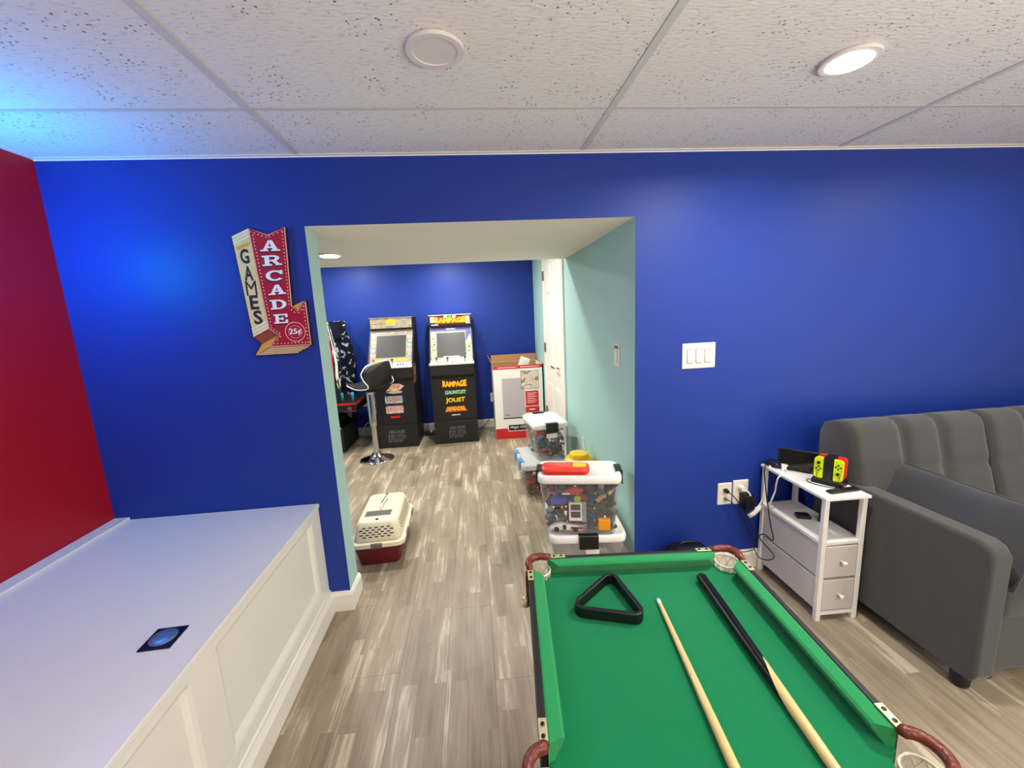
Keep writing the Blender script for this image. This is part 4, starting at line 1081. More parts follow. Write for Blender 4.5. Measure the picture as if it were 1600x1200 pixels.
w = special('toy_block', 'orange toy block low at right inside top bin', 'toy block', 0.122, 0.030)
MB().box(-0.030, 0.030, -0.006, 0.02, 0, 0.058).build('body', mat('toy_bright_orange', (250, 160, 30), 0.35), w, bev=0.003)
MB().box(-0.034, -0.030, -0.002, 0.012, 0.015, 0.035).build('peg', TMAT['orange'], w)
w = special('toy_car', 'blue toy car body left of the toy window in top bin', 'toy car', -0.110, 0.168)
MB().prism([(-0.038, 0), (0.038, 0), (0.040, 0.020), (0.026, 0.034), (-0.022, 0.036), (-0.038, 0.022)], 'xz', -0.004, 0.022).build('body', TMAT['blue'], w, bev=0.002)
MB().box(-0.030, 0.034, -0.006, 0.020, -0.022, -0.001).build('grille', TMAT['black'], w)
MB().box(0.012, 0.026, -0.008, -0.006, -0.020, -0.006).build('headlight', TMAT['orange'], w)
MB().box(-0.030, -0.020, -0.008, -0.006, -0.018, -0.006).build('headlight', TMAT['white'], w)
w = special('toy_plane', 'red toy plane near the top inside the top bin', 'toy plane', -0.030, 0.232)
MB().prism([(-0.05, 0), (0.045, 0.0), (0.048, 0.018), (0.01, 0.026), (0.002, 0.042), (-0.006, 0.026), (-0.05, 0.010)], 'xz', 0.0, 0.012).build('fuselage', TMAT['red'], w, bev=0.001)
MB().box(-0.062, 0.03, -0.006, 0.018, -0.006, 0.0).build('wing', TMAT['red'], w)
MB().box(-0.060, -0.02, -0.008, -0.006, -0.007, 0.001).build('wing_stripe', TMAT['white'], w)
w = special('toy_racer', 'white toy racing car lying along the bottom of top bin', 'toy car', -0.070, 0.026)
MB().prism([(-0.085, 0), (0.085, 0), (0.088, 0.018), (0.03, 0.026), (-0.02, 0.036), (-0.06, 0.030), (-0.088, 0.012)], 'xz', -0.003, 0.022).build('body', TMAT['white'], w, bev=0.002)
MB().box(0.02, 0.086, -0.0045, -0.003, 0.008, 0.020).build('flash', TMAT['red'], w)
MB().box(-0.02, -0.002, -0.0045, -0.003, 0.004, 0.030).build('vent', TMAT['dark grey'], w)
for q in (-0.052, 0.045):
    MB().lathe([(0.006, 0), (0.012, 0), (0.0135, 0.002), (0.0135, 0.006)], n=14).build('wheel', TMAT['dark grey'], w, (q, -0.003, 0.006), (PI / 2, 0, 0))
w = special('toy_disc', 'lime green round toy piece above the toy window', 'toy disc', -0.012, 0.196)
MB().lathe([(0.010, 0), (0.018, 0.001), (0.018, 0.008), (0.010, 0.010)], n=16).build('disc', mat('toy_lime', (150, 186, 50), 0.35), w, (0, 0.008, 0), (PI / 2, 0, 0))
MB().lathe([(0.005, 0), (0.005, 0.006)], n=10).build('stud', mat('toy_lime_stud', (160, 196, 60), 0.35), w, (0, -0.0015, 0), (PI / 2, 0, 0))
# red case lying on the upper lid
rc = thing('red_case', 'flat red plastic case with yellow patch on upper white lid', 'case', (0.4335, 2.0005, 0.6297), math.radians(-12.5))
MB().loft([(0, 0, 0, 0.116, 0.051, 0.035), (0.004, 0, 0, 0.121, 0.055, 0.038), (0.015, 0, 0, 0.122, 0.056, 0.038)], n=6).build('base_shell', MREDP, rc, smooth=False, bev=0.001)
ld = MB().loft([(0.0155, 0, 0, 0.124, 0.058, 0.040), (0.021, 0, 0, 0.124, 0.058, 0.040), (0.029, 0, 0, 0.120, 0.054, 0.037), (0.032, 0, 0, 0.113, 0.047, 0.032)], n=6).build('lid_shell', mat('red_case_lid', (232, 62, 46), 0.28), rc, smooth=True)
MB().prism([(-0.024, -0.030), (0.024, -0.030), (0.034, -0.020), (0.034, 0.020), (0.024, 0.030), (-0.024, 0.030), (-0.034, 0.020), (-0.034, -0.020)], 'xy', 0.0, 0.003).build('patch', MYELP, ld, (0.072, 0.004, 0.0315), bev=0.001)
# yellow tub
yt = thing('yellow_tub', 'yellow round tub with a raised knob lid behind front stack', 'tub', (0.672, 2.655, 0.2945))
MB().lathe([(0.085, 0), (0.100, 0.010), (0.104, 0.09), (0.100, 0.145), (0.088, 0.16)], n=28).build('body', MYELP, yt, smooth=True)
MB().lathe([(0.066, 0), (0.066, 0.026), (0.062, 0.032), (0.05, 0.034)], (0, 0, 0.16), n=28).build('knob_lid', MYELP, yt, smooth=False, bev=0.002)
sc_ = thing('plastic_scoop', 'white plastic scoop leaning on wall behind the yellow tub', 'scoop', (0.742, 2.80, 0.30))
MB().tube([(0.016, 0, 0.0), (0.012, -0.02, 0.14), (-0.012, -0.05, 0.26)], [0.010, 0.009, 0.007], 8).build('handle', MWHITE, sc_, smooth=True)
MB().loft([(-0.006, 0, 0, 0.02, 0.03, 0.015), (0.03, 0, 0, 0.022, 0.034, 0.018)]).build('scoop_bowl', MWHITE, sc_, (0.0, -0.01, 0.006))

# ------------------------------------------------------------------ pet carrier
PC = thing('pet_carrier', 'cream and maroon plastic pet carrier on floor inside the passage', 'pet carrier', (-0.648, 2.560, 0), math.radians(1.5))
MB().loft([(0, 0, 0, 0.112, 0.218, 0.03), (0.006, 0, 0, 0.118, 0.224, 0.034), (0.126, 0, 0, 0.146, 0.246, 0.045)], n=5).build('bottom_tray', MMAROON, PC, smooth=False, bev=0.001)
MB().loft([(0.126, 0, 0, 0.160, 0.258, 0.05), (0.150, 0, 0, 0.160, 0.258, 0.05), (0.155, 0, 0, 0.152, 0.250, 0.046)], n=5).build('rim', MCREAM, PC, smooth=False, bev=0.002)
top = MB().loft([(0.155, 0, 0, 0.140, 0.240, 0.04), (0.175, 0, 0, 0.137, 0.236, 0.04), (0.245, 0, 0, 0.122, 0.216, 0.04), (0.262, 0, 0, 0.112, 0.204, 0.035), (0.267, 0, 0, 0.100, 0.192, 0.03)], n=5).build('top_shell', MCREAM, PC, smooth=True)
vf, vs_ = MB(), MB()
def fy(z): return -(0.236 - (z - 0.175) * 0.2857)
def fx(z): return 0.137 - (z - 0.175) * 0.214
for r_, z in enumerate((0.183, 0.196, 0.209, 0.222, 0.235)):
    for q in range(-3, 4):
        xx = q * 0.035 + (0.0175 if r_ % 2 else 0)
        if abs(xx) < 0.098: vf.prism(circ(xx, z, 0.0118, 12, ry=0.0050), 'xz', fy(z) - 0.0006, fy(z) + 0.006)
    for q in range(-6, 7):
        yy = q * 0.028 + (0.014 if r_ % 2 else 0)
        if abs(yy) < 0.165: vs_.prism(circ(yy, z, 0.0085, 10, ry=0.0046), 'yz', fx(z) - 0.006, fx(z) + 0.0006)
vf.build('vent_holes', MHOLE, top, kind='stuff'); vs_.build('vent_holes', MHOLE, top, kind='stuff')
def latch(x_, y_, rz):
    MB().prism([(-0.002, -0.016), (0.0035, -0.016), (0.006, -0.004), (0.006, 0.010), (0.0, 0.016), (-0.002, 0.016)], 'yz', -0.032, 0.032).build('latch', MGREYP, PC, (x_, y_, 0.140), (0, 0, rz), bev=0.001)
latch(0, -0.258, PI); latch(0.160, -0.12, -PI / 2); latch(0.160, 0.14, -PI / 2); latch(-0.160, 0, PI / 2)
MB().loft([(0, 0, 0, 0.062, 0.045, 0.008), (0.003, 0, 0, 0.060, 0.043, 0.008)]).build('handle_recess', MCREAM, top, (0, 0.03, 0.2665))
MB().loft([(0, 0, 0, 0.068, 0.022, 0.008), (0.003, 0, 0, 0.066, 0.020, 0.008)]).build('raised_plate', MCREAM, top, (0, 0.115, 0.2665))
MB().tube(smooth_path([(0.0, -0.045, 0.0), (0.0, -0.030, 0.018), (0.0, 0.0, 0.024), (0.0, 0.06, 0.024), (0.0, 0.09, 0.018), (0.0, 0.105, 0.0)]), 0.008, 8).build('handle', MWHITE, PC, (0.004, 0.0, 0.267), (0, 0, -0.1), smooth=True)
MB().tube([(0.0, -0.02, 0.033), (0.0, 0.085, 0.033)], 0.003, 6).build('handle_grip', MBLACK, PC, (0.004, 0.0, 0.2665), (0, 0, -0.1), smooth=True)
gp = MB().box(-0.078, 0.078, -0.034, 0.034, 0, 0.0025).build('grey_panel', MGREYP, top, (-0.006, -0.098, 0.2662))
gr = MB()
for q in range(5): gr.box(-0.075, 0.075, -0.029 + q * 0.0135, -0.023 + q * 0.0135, 0.0025, 0.0042)
gr.build('ribs', MGREYP, gp, kind='stuff')
MB().lathe([(0.010, 0), (0.010, 0.004), (0.006, 0.005)], n=12).build('top_screw', MHOLE, top, (0, -0.178, 0.2655))
MB().lathe([(0.008, 0), (0.008, 0.004), (0.005, 0.005)], n=12).build('top_screw', MHOLE, top, (0, 0.178, 0.2655))

# ------------------------------------------------------------------ arcade cabinets in the far room
TILT = 0.591
def joystick(par, x_, y_, z_, mt, h=0.05):
    j = MB().lathe([(0.014, 0), (0.014, 0.003), (0.004, 0.004), (0.004, h)], n=12).build('joystick', MBLACK, par, (x_, y_, z_))
    MB().lathe([(0.004, 0), (0.012, 0.005), (0.013, 0.012), (0.009, 0.020), (0.003, 0.023)], n=12).build('ball_top', mt, j, (0, 0, h - 0.004), smooth=True)
def cabinet(label, loc, rz, kind):
    t = thing('arcade_cabinet', label, 'arcade cabinet', loc, rz)
    W = 0.236
    rs = MB().box(-0.248, 0.248, 0.0, 0.47, 0, 0.262).build('riser', MBLACKM, t, bev=0.003)
    text('riser_lettering', 'ARCADE', 0.18, 0.036, MPGREY, rs, (0.012, 0.0, 0.186), depth=0.002, bold=0.03)
    text('riser_lettering', '1UP', 0.19, 0.085, MPGREY, rs, (0.012, 0.0, 0.110), depth=0.002, bold=0.09)
    text('riser_lettering', '1UP', 0.168, 0.066, MBLACKM, rs, (0.012, -0.0015, 0.110), depth=0.002, bold=0.02)
    prof = [(0.012, 0.263), (0.012, 0.79), (-0.022, 0.885), (-0.022, 0.93), (0.072, 0.968), (0.335, 1.340), (0.30, 1.345), (0.30, 1.467), (0.56, 1.467), (0.56, 0.263)]
    for s in (-1, 1):
        MB().prism(prof, 'yz', s * W, s * (W + 0.013)).build('side_panel', MBLACKM, t)
        if kind == 'a': MB().prism([(0.05, 0.72), (0.20, 0.74), (0.24, 0.92), (0.12, 0.95), (0.03, 0.90)], 'yz', s * (W + 0.012), s * (W + 0.0142)).build('side_art', MARTR, t)
    MB().box(-W, W, 0.022, 0.55, 0.263, 0.765).build('front_panel', MBLACKM, t)
    MB().prism([(0.020, 0.766), (-0.016, 0.80), (-0.016, 0.915), (0.075, 0.945), (0.54, 0.945), (0.54, 0.766)], 'yz', -W, W).build('control_box', MBLACKM, t)
    dk = MB().prism([(-0.026, 0.916), (-0.026, 0.931), (0.078, 0.965), (0.078, 0.950)], 'yz', -W - 0.013, W + 0.013).build('control_deck', MPWHITE if kind == 'a' else tex_print('deck_print', (226, 226, 200), [(236, 236, 214), (206, 214, 180), (244, 244, 232)], 18), t)
    # slanted bezel and screen
    bz = MB().box(-W, W, -0.224, 0.224, -0.03, 0.0).build('bezel', MBEZ1 if kind == 'a' else MBEZ2, t, (0, 0.2055, 1.149), (PI / 2 - TILT, 0, 0))
    MB().box(-0.165, 0.165, -0.150 if kind == 'a' else -0.19, 0.132, 0.0, 0.004).build('screen', MSCREEN, bz)
    mq = MB().box(-W, W, 0.296, 0.54, 1.345, 1.462).build('marquee', MCONC if kind == 'a' else mat('marquee_dark', (40, 20, 24), 0.4), t)
    MB().box(-W - 0.013, W + 0.013, 0.29, 0.56, 1.462, 1.470).build('top_cap', MPWHITE if kind == 'b' else MBEZ1, t)
    MB().box(-W, W, 0.293, 0.34, 1.332, 1.346).build('marquee_sill', MBLACK, t)
    if kind == 'a':
        for k in range(5):
            for s in (-1, 1):
                MB().box(-0.028, 0.028, -0.022, 0.022, 0, 0.002).build('picture', MPIX[(k + (s > 0)) % 3], bz, (s * 0.203, 0.110 - 0.058 * k, 0))
        for s in (-1, 1):
            MB().box(-0.07, 0.07, -0.011, 0.011, 0, 0.002).build('yellow_strip', MPYEL, bz, (s * 0.11, -0.192, 0))
        MB().box(-0.2, 0.2, -0.012, 0.012, 0, 0.002).build('title_strip', MPIX[2], bz, (0, 0.168, 0))
        MB().prism([(-0.062, -0.006), (-0.04, 0.026), (-0.012, 0.034), (0.0, 0.042), (0.012, 0.034), (0.04, 0.026), (0.062, -0.006), (0.03, -0.016), (0.0, -0.004), (-0.03, -0.016)], 'xz', -0.005, 0).build('emblem', MPYEL, mq, (0, 0.296, 1.405))
        MB().prism([(-0.075, -0.028), (-0.03, -0.010), (0, -0.004), (0.03, -0.010), (0.075, -0.028), (0.05, -0.034), (0, -0.030), (-0.05, -0.034)], 'xz', -0.003, 0).build('emblem', MPLILAC, mq, (0, 0.296, 1.402))
        MB().prism([(-0.10, 0.004), (-0.06, 0.034), (0.0, 0.050), (0.06, 0.034), (0.10, 0.004), (0.03, -0.004), (-0.03, -0.004)], 'xz', -0.003, 0).build('emblem', mat('print_pale_orange', (226, 160, 110), 0.5), mq, (0, 0.296, 1.405))
        MB().box(-0.048, 0.048, -0.002, 0, -0.010, 0.010).build('tag_plate', MPRED, mq, (-0.172, 0.296, 1.412))
        MB().box(-0.044, 0.044, -0.003, 0, -0.003, 0.004).build('tag_stripe', MPWHITE, mq, (-0.172, 0.296, 1.412))
        lg = MB().prism([(-0.10, -0.02), (-0.02, 0.06), (0.05, 0.06), (0.11, 0.03), (0.05, -0.02)], 'xz', -0.003, 0).build('logo', MPIX[1], t, (0.03, 0.022, 0.675))
        MB().prism([(-0.05, -0.02), (-0.015, 0.02), (0.0, 0.005), (0.03, 0.012), (0.012, -0.02)], 'xz', -0.005, -0.003).build('logo_star', MPYEL, lg)
        MB().prism([(-0.10, -0.03), (0.0, -0.012), (0.085, -0.022), (0.07, -0.042), (-0.02, -0.048)], 'xz', -0.004, 0).build('logo', MPLILAC, t, (0.03, 0.022, 0.670))
        for zz, mt_ in ((0.553, MPRED), (0.440, mat('print_salmon', (196, 120, 100), 0.5))):
            MB().loft([(0, 0, 0, 0.098, 0.044, 0.015), (0.003, 0, 0, 0.098, 0.044, 0.015)]).build('logo', MPIX[1] if zz < 0.5 else MPIX[0], t, (0.01, 0.022, zz), (PI / 2, 0, 0))
            text('logo_lettering', 'SUPER', 0.18, 0.060, MPWHITE, t, (0.01, 0.019, zz), depth=0.002, bold=0.05)
            text('logo_lettering', 'SUPER', 0.17, 0.050, mt_, t, (0.01, 0.0175, zz + 0.004), depth=0.002, bold=0.015)
        MB().box(-0.052, 0.052, -0.003, 0, -0.011, 0.011).build('maker_plate', MPRED, t, (0.01, 0.022, 0.355))
        joystick(t, -0.17, 0.03, 0.948, MPRED); joystick(t, 0.03, 0.03, 0.948, MBLACK)
        for s in (-0.10, 0.09):
            for k in range(6):
                MB().lathe([(0.010, 0), (0.010, 0.005), (0.007, 0.006)], n=10).build('button', MPRED if s < 0 else MPNAVY, t, (s + (k % 3) * 0.028, 0.01 + (k // 3) * 0.03, 0.943 + (k // 3) * 0.010), (0.31, 0, 0))
    else:
        MB().box(-W + 0.005, W - 0.005, -0.030, 0.030, 0, 0.002).build('bezel_banner', MPNAVY, bz, (0, 0.185, 0))
        MB().box(-0.055, 0.055, -0.006, 0.006, 0, 0.003).build('banner_print', MPWHITE, bz, (0, 0.185, 0.001))
        MB().box(-0.030, 0.030, -0.06, 0.06, 0, 0.002).build('city_print', MPNAVY, bz, (0.203, 0.09, 0))
        MB().prism([(-0.026, -0.06), (0.026, -0.06), (0.026, 0.05), (0.010, 0.03), (-0.004, 0.0)], 'xy', 0.002, 0.003).build('city_print', mat('print_pale_tan', (226, 206, 170), 0.5), bz, (0.203, 0.06, 0))
        for q, (xx, yy) in enumerate(((-0.205, 0.06), (-0.195, -0.02), (-0.20, -0.09), (0.205, -0.06), (0.195, -0.12))):
            MB().box(-0.010, 0.010, -0.008, 0.008, 0, 0.003).build('window_print', MPDGREY, bz, (xx, yy, 0))
        MB().prism([(-0.17, -0.04), (0.17, -0.04), (0.185, 0.05), (0.0, 0.02), (-0.185, 0.05)], 'xz', -0.003, 0).build('title_glow', MPRED, mq, (0, 0.296, 1.405))
        text('title_lettering', 'RAMPAGE', 0.355, 0.070, MPYEL, mq, (0, 0.293, 1.402), depth=0.003, bold=0.06, arch=0.35)
        for s in (-1, 1):
            MB().box(-0.026, 0.026, -0.002, 0, -0.034, 0.034).build('corner_print', mat('print_peach', (240, 190, 160), 0.5), mq, (s * 0.204, 0.296, 1.415))
            MB().prism(circ(0, 0, 0.026, 12, ry=0.02), 'xz', -0.002, 0).build('top_print', mat('print_peach_b', (240, 196, 150), 0.5), mq, (s * 0.05, 0.296, 1.442))
        MB().box(-0.018, 0.018, -0.0025, 0, -0.014, 0.014).build('top_print', MPGREEN, mq, (0.0, 0.296, 1.444))
        MB().box(-0.04, 0.04, -0.002, 0, -0.005, 0.005).build('corner_print', MPWHITE, mq, (-0.18, 0.296, 1.355))
        MB().box(-0.025, 0.025, -0.002, 0, -0.008, 0.008).build('corner_print', MPWHITE, mq, (0.205, 0.296, 1.368))
        text('title_lettering', 'RAMPAGE', 0.275, 0.085, MPRED, t, (0.012, 0.022, 0.688), depth=0.002, bold=0.09, arch=0.35)
        text('title_lettering', 'RAMPAGE', 0.265, 0.075, MPYEL, t, (0.012, 0.020, 0.690), depth=0.003, bold=0.04, arch=0.35)
        MB().prism([(-0.13, -0.022), (-0.10, 0.024), (0.135, 0.030), (0.11, -0.03), (0.10, -0.012)], 'xz', -0.003, 0).build('title_ground', mat('print_forest', (34, 100, 60), 0.5), t, (0.015, 0.022, 0.590))
        text('title_lettering', 'GAUNTLET', 0.23, 0.042, mat('print_pale_green', (190, 228, 178), 0.5), t, (0.015, 0.019, 0.596), depth=0.002, bold=0.02)
        text('title_lettering', 'JOUST', 0.22, 0.070, MPYEL, t, (0.010, 0.022, 0.498), depth=0.003, bold=0.035, arch=0.2)
        MB().prism([(-0.13, -0.034), (0.13, -0.034), (0.095, 0.030), (-0.095, 0.030)], 'xz', -0.003, 0).build('title_ground', mat('print_rust', (206, 74, 22), 0.5), t, (0.010, 0.022, 0.402))
        text('title_lettering', 'DEFENDER', 0.215, 0.044, MPYEL, t, (0.010, 0.019, 0.402), depth=0.002, bold=0.02, taper=0.15)
        text('title_lettering', 'MIDWAY', 0.10, 0.016, MPWHITE, t, (0.010, 0.022, 0.330), depth=0.002, bold=0.03)
        bx = MB().box(-0.09, 0.09, 0.0, 0.07, 0.0, 0.052).build('player_box', MPWHITE, dk, (0, 0.05, 0.950))
        joystick(t, -0.045, 0.03, 0.948, MBLACK, 0.035)
        joystick(t, -0.17, 0.045, 0.952, MBLACK, 0.03); joystick(t, 0.15, 0.045, 0.952, MBLACK, 0.03)
        for s in (-0.15, 0.0, 0.15):
            for k in range(3):
                MB().lathe([(0.010, 0), (0.010, 0.005), (0.007, 0.006)], n=10).build('button', MPGREEN if k else MPRED, t, (s + k * 0.024, 0.005, 0.942), (0.31, 0, 0))
    return t
cabinet('stone grey arcade cabinet behind the bar stool', (-0.939, 4.632, 0), math.radians(-1.0), 'a')
cabinet('black arcade cabinet with yellow rampage marquee', (-0.2535, 4.640, 0), math.radians(0.4), 'b')
# third cabinet at the far left, seen from its side
c3 = thing('arcade_cabinet', 'dark arcade cabinet with red deck, half hidden by left jamb', 'arcade cabinet', (-1.50, 4.88, 0), PI / 2)
MB().box(-0.28, 0.28, 0.0, 0.50, 0, 0.27).build('riser', MBLACKM, c3, bev=0.003)
pr3 = [(0.02, 0.27), (0.06, 0.48), (0.0, 0.58), (-0.02, 0.70), (-0.06, 0.95), (-0.055, 1.12), (-0.005, 1.30), (0.015, 1.455), (0.5, 1.455), (0.5, 0.27)]
for s in (-1, 1):
    sd = MB().prism(pr3, 'yz', s * 0.265, s * 0.28).build('side_panel', MART, c3)
    if s < 0:
        MB().prism([(0.085, 0.72), (0.085, 1.452), (0.05, 1.452), (0.015, 1.1), (0.03, 0.80)], 'yz', -0.2815, -0.28).build('red_stripe', MPRED, sd)
        MB().prism([(0.040, 1.45), (0.022, 1.45), (-0.010, 1.2), (-0.025, 1.0), (-0.012, 0.72), (0.012, 0.86), (0.0, 1.0), (0.012, 1.2)], 'yz', -0.2815, -0.28).build('white_stripe', MPWHITE, sd)
        MB().prism([(0.03, 1.43), (0.018, 1.43), (-0.02, 1.22), (-0.045, 1.06), (-0.025, 1.08), (0.0, 1.2)], 'yz', -0.2815, -0.28).build('pale_splash', MPLILAC, sd)
        MB().prism([(0.08, 1.29), (0.02, 1.31), (0.025, 1.25), (0.08, 1.24)], 'yz', -0.2825, -0.28).build('orange_flash', MPORANGE, sd)
        MB().prism([(-0.005, 0.72), (-0.035, 0.80), (-0.02, 0.86), (0.01, 0.78)], 'yz', -0.2815, -0.28).build('pale_splash', mat('print_cream', (226, 212, 170), 0.5), sd)
MB().box(-0.264, 0.264, 0.10, 0.49, 0.28, 1.45).build('body', MBLACKM, c3)
MB().box(-0.20, 0.20, 0.085, 0.10, 0.80, 1.15).build('screen', MSCREEN, c3)
MB().box(-0.26, 0.26, 0.06, 0.10, 1.26, 1.45).build('marquee', MBLACKM, c3)
d3 = MB().box(-0.29, 0.29, -0.175, 0.10, 0.462, 0.535).build('control_deck', MBLACKM, c3, bev=0.003)
MB().box(-0.293, 0.293, -0.178, 0.10, 0.535, 0.560).build('deck_top', MBLACKM, d3)
MB().box(-0.297, -0.293, -0.182, 0.10, 0.538, 0.562).box(-0.293, 0.293, -0.182, -0.178, 0.538, 0.562).build('deck_edge', MPRED, d3)
MB().prism(circ(-0.10, 0.498, 0.022, 14), 'yz', -0.2925, -0.29).build('emblem', MPGREY, d3)
MB().box(-0.2925, -0.29, -0.165, -0.03, 0.464, 0.470).build('trim_line', MPRED, d3)
for yy in (-0.125, -0.01):
    MB().lathe([(0.005, 0), (0.005, 0.02), (0.012, 0.03), (0.020, 0.075), (0.020, 0.10), (0.012, 0.11)], n=14).build('joystick', mat('teal_plastic', (50, 150, 180), 0.35), c3, (-0.22, yy, 0.558), smooth=True)

# bar stool
BS = thing('bar_stool', 'black bucket bar stool on a chrome pedestal', 'bar stool', (-1.085, 4.285, 0), math.radians(62))
MB().lathe([(0.175, 0), (0.178, 0.004), (0.165, 0.012), (0.11, 0.028), (0.055, 0.050), (0.040, 0.075)], n=40).build('base', MCHROME, BS, smooth=True)
MB().lathe([(0.031, 0.07), (0.031, 0.36), (0.034, 0.362), (0.034, 0.37)], n=24).build('column', MCHROME, BS, smooth=False)
MB().lathe([(0.040, 0.37), (0.042, 0.40), (0.042, 0.70), (0.055, 0.724), (0.07, 0.728)], n=24).build('sleeve', MCHROME, BS, smooth=False)
prof = [(0.165, 0.778, 0.100), (0.158, 0.788, 0.130), (0.125, 0.784, 0.165), (0.07, 0.770, 0.190), (0.0, 0.757, 0.205), (-0.08, 0.757, 0.205), (-0.145, 0.770, 0.200), (-0.190, 0.808, 0.205), (-0.213, 0.865, 0.218), (-0.228, 0.93, 0.224), (-0.238, 0.99, 0.212), (-0.243, 1.035, 0.160), (-0.246, 1.048, 0.10)]
vs, fs = [], []; nu = 14
for f_, z_, w_ in prof:
    for k in range(nu + 1):
        u = 2 * k / nu - 1
        wrap = abs(u) ** 2.4
        back = min(1, max(0, (z_ - 0.77) / 0.13))
        vs.append((u * w_ * (1 - 0.06 * wrap), f_ + back * 0.13 * wrap, z_ + (1 - back) * 0.022 * wrap - back * 0.03 * wrap * (z_ > 0.98)))
for i in range(len(prof) - 1):
    for k in range(nu): a = i * (nu + 1) + k; fs.append((a, a + 1, a + nu + 2, a + nu + 1))
MB().add(vs, fs).build('seat_shell', mat('black_vinyl', (24, 24, 24), 0.45), BS, smooth=True, solid=0.028, sub=1)
n1 = nu + 1; m1 = len(prof)
edge = [k for k in range(n1)] + [i * n1 + nu for i in range(1, m1)] + [(m1 - 1) * n1 + k for k in range(nu - 1, -1, -1)] + [i * n1 for i in range(m1 - 2, 0, -1)]
MB().tube(smooth_path([vs[k] for k in edge] + [vs[0]], 2), 0.0055, 7).build('white_piping', MWHITE, BS, smooth=True)

# appliance carton
FB = thing('appliance_carton', 'open white and red carton printed with a small fridge', 'carton', (0.485, 4.655, 0))
cw = 0.283
def fp(px, py):
    p = at_y(px, py, 4.655); return (p.x - 0.485, p.z)
cb_ = MB()
cb_.box(-cw, cw, 0, 0.006, 0, 0.862); cb_.box(-cw, cw, 0.444, 0.45, 0, 0.862); cb_.box(-cw, -cw + 0.006, 0.006, 0.444, 0, 0.862); cb_.box(cw - 0.006, cw, 0.006, 0.444, 0, 0.862); cb_.box(-cw + 0.006, cw - 0.006, 0.006, 0.444, 0, 0.006)
cb_.build('box_body', MPWHITE, FB)
for nm, T_, w_, h_ in (('flap', Matrix.Translation((0, 0.447, 0.862)) @ Matrix.Rotation(math.radians(-8), 4, 'X'), cw - 0.004, 0.085), ('flap', Matrix.Translation((-cw + 0.003, 0.225, 0.862)) @ Matrix.Rotation(PI / 2, 4, 'Z') @ Matrix.Rotation(math.radians(-24), 4, 'X'), 0.21, 0.10), ('flap', Matrix.Translation((cw - 0.003, 0.225, 0.858)) @ Matrix.Rotation(PI / 2, 4, 'Z') @ Matrix.Rotation(math.radians(78), 4, 'X'), 0.21, 0.10)):
    MB().box(-w_, w_, -0.002, 0.002, 0.0, h_, 0, T_).build(nm, MCARD, FB)
MB().box(-cw + 0.007, cw - 0.007, 0.0065, 0.008, 0.3, 0.86).box(-cw + 0.007, cw - 0.007, 0.4415, 0.443, 0.3, 0.86).box(-cw + 0.0065, -cw + 0.008, 0.01, 0.44, 0.3, 0.86).build('inner_liner', MCARD, FB)
def decal(nm, mt, pts, d=0.0012, y0=0.0, par=None): return MB().prism([fp(*p) for p in pts], 'xz', y0 - d, y0).build(nm, mt, par or FB)
def drect(nm, mt, x0, z0, x1, z1, d=0.0012, y0=0.0): return MB().box(x0, x1, y0 - d, y0, z0, z1).build(nm, mt, FB)
drect('red_band', MPRED, -cw, 0.822, cw, 0.862)
drect('band_text', MPWHITE, -cw + 0.05, 0.838, -0.01, 0.844, 0.0016); drect('band_text', MPWHITE, 0.03, 0.838, cw - 0.03, 0.844, 0.0016)
drect('red_base', MPRED, -cw, 0.0, cw, 0.125)
fz = [fp(783.7, 592), fp(820, 590), fp(820, 650), fp(787.7, 653.3)]
x0, x1, z0, z1 = fz[0][0], 0.075, fz[3][1], fz[0][1]
drect('fridge_picture', MPLILAC, x0, z0, x1, z1); drect('fridge_picture_base', MPDGREY, x0, z0 - 0.014, x1, z0, 0.0014); drect('fridge_picture_badge', MPDGREY, x0 + 0.025, z0 + 0.03, x0 + 0.075, z0 + 0.038, 0.0016)
k0, k1 = fp(813.7, 580), fp(841.7, 606)
drect('kitchen_picture_frame', MPDGREY, k0[0] - 0.004, k1[1] - 0.004, k1[0] + 0.003, k0[1] + 0.003, 0.0014, -0.0006); drect('kitchen_picture', MKITCH, k0[0], k1[1], k1[0], k0[1], 0.0018, -0.0008)
r0, r1 = fp(821, 611), fp(842, 633)
drect('red_text_block', MPRED, r0[0], r1[1], r1[0], r0[1])
for k in range(6): drect('text_line', MPWHITE, r0[0] + 0.02, r0[1] - 0.03 - 0.022 * k, r1[0] - 0.02 - 0.02 * (k % 2), r0[1] - 0.024 - 0.022 * k, 0.0018)
r0, r1 = fp(821.5, 635.5), fp(843, 643)
drect('red_text_block', MPRED, r0[0], r1[1], r1[0], r0[1]); drect('text_line', MPWHITE, r0[0] + 0.04, (r0[1] + r1[1]) / 2 - 0.006, r1[0] - 0.05, (r0[1] + r1[1]) / 2 + 0.006, 0.0018)
r0 = fp(795, 663.5)
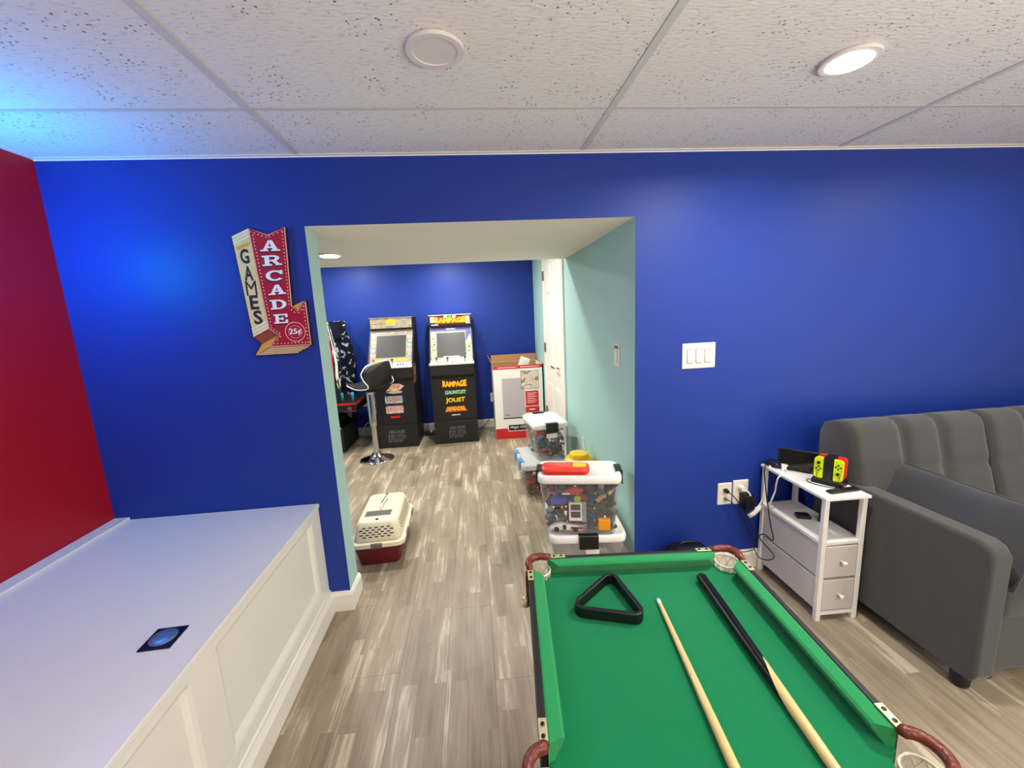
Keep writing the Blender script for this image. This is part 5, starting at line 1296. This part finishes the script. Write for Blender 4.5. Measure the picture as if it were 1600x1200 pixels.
drect('brand_label_edge', MPWHITE, r0[0] - 0.008, 0.088, 0.165, 0.172, 0.0014); drect('brand_label', MBLACKM, r0[0], 0.096, 0.158, 0.164, 0.0018)
text('brand_lettering', 'Magic Chef', 0.21, 0.038, MPWHITE, FB, (r0[0] + 0.122, -0.0018, 0.132), depth=0.001, bold=0.012, shear=0.15)
fm = thing('foam_block', 'white foam block sticking up out of the open carton', 'foam block', (0.43, 4.80, 0.50))
MB().box(-0.055, 0.055, -0.03, 0.03, 0, 0.46, 0, Matrix.Rotation(math.radians(22), 4, 'Y')).build('block', MPWHITE, fm, bev=0.006)
MB().box(-0.02, 0.02, -0.034, -0.03, 0.36, 0.44, 0, Matrix.Rotation(math.radians(22), 4, 'Y')).build('notch_ridge', MPWHITE, fm)

# small things along the far wall
ad = thing('power_adapter', 'black adapter with blue light on floor between the cabinets', 'adapter', (-0.60, 5.06, 0), 0.1)
MB().loft([(0, 0, 0, 0.075, 0.045, 0.012), (0.035, 0, 0, 0.072, 0.042, 0.012), (0.042, 0, 0, 0.064, 0.034, 0.01)]).build('body', MBLACK, ad)
MB().lathe([(0.008, 0), (0.007, 0.003)], n=12).build('indicator', MBLUELED, ad, (0.01, -0.01, 0.042))
tag(MB().tube(smooth_path([(-0.53, 5.06, 0.02), (-0.49, 5.10, 0.02), (-0.47, 5.18, 0.05), (-0.48, 5.215, 0.10)]), 0.004, 6).build('power_cable', MBLACK, None, smooth=True), 'short black cord running from the floor adapter to the wall', 'cord')
tag(MB().tube(smooth_path([(0.03, 5.17, 0.02), (0.06, 5.18, 0.02), (0.12, 5.20, 0.08), (0.15, 5.215, 0.17)]), 0.005, 6).build('power_cable', MBLACK, None, smooth=True), 'black cord curving up the baseboard beside appliance carton', 'cord')
tag(MB().tube(smooth_path([(-1.46, 5.20, 0.03), (-1.42, 5.19, 0.14), (-1.33, 5.18, 0.20), (-1.22, 5.18, 0.215), (-1.18, 5.18, 0.18), (-1.26, 5.19, 0.13), (-1.40, 5.19, 0.115), (-1.48, 5.18, 0.05)]), 0.010, 6).build('power_cable', MWHITE, None, smooth=True), 'white cord looped above baseboard left of the bar stool', 'cord')
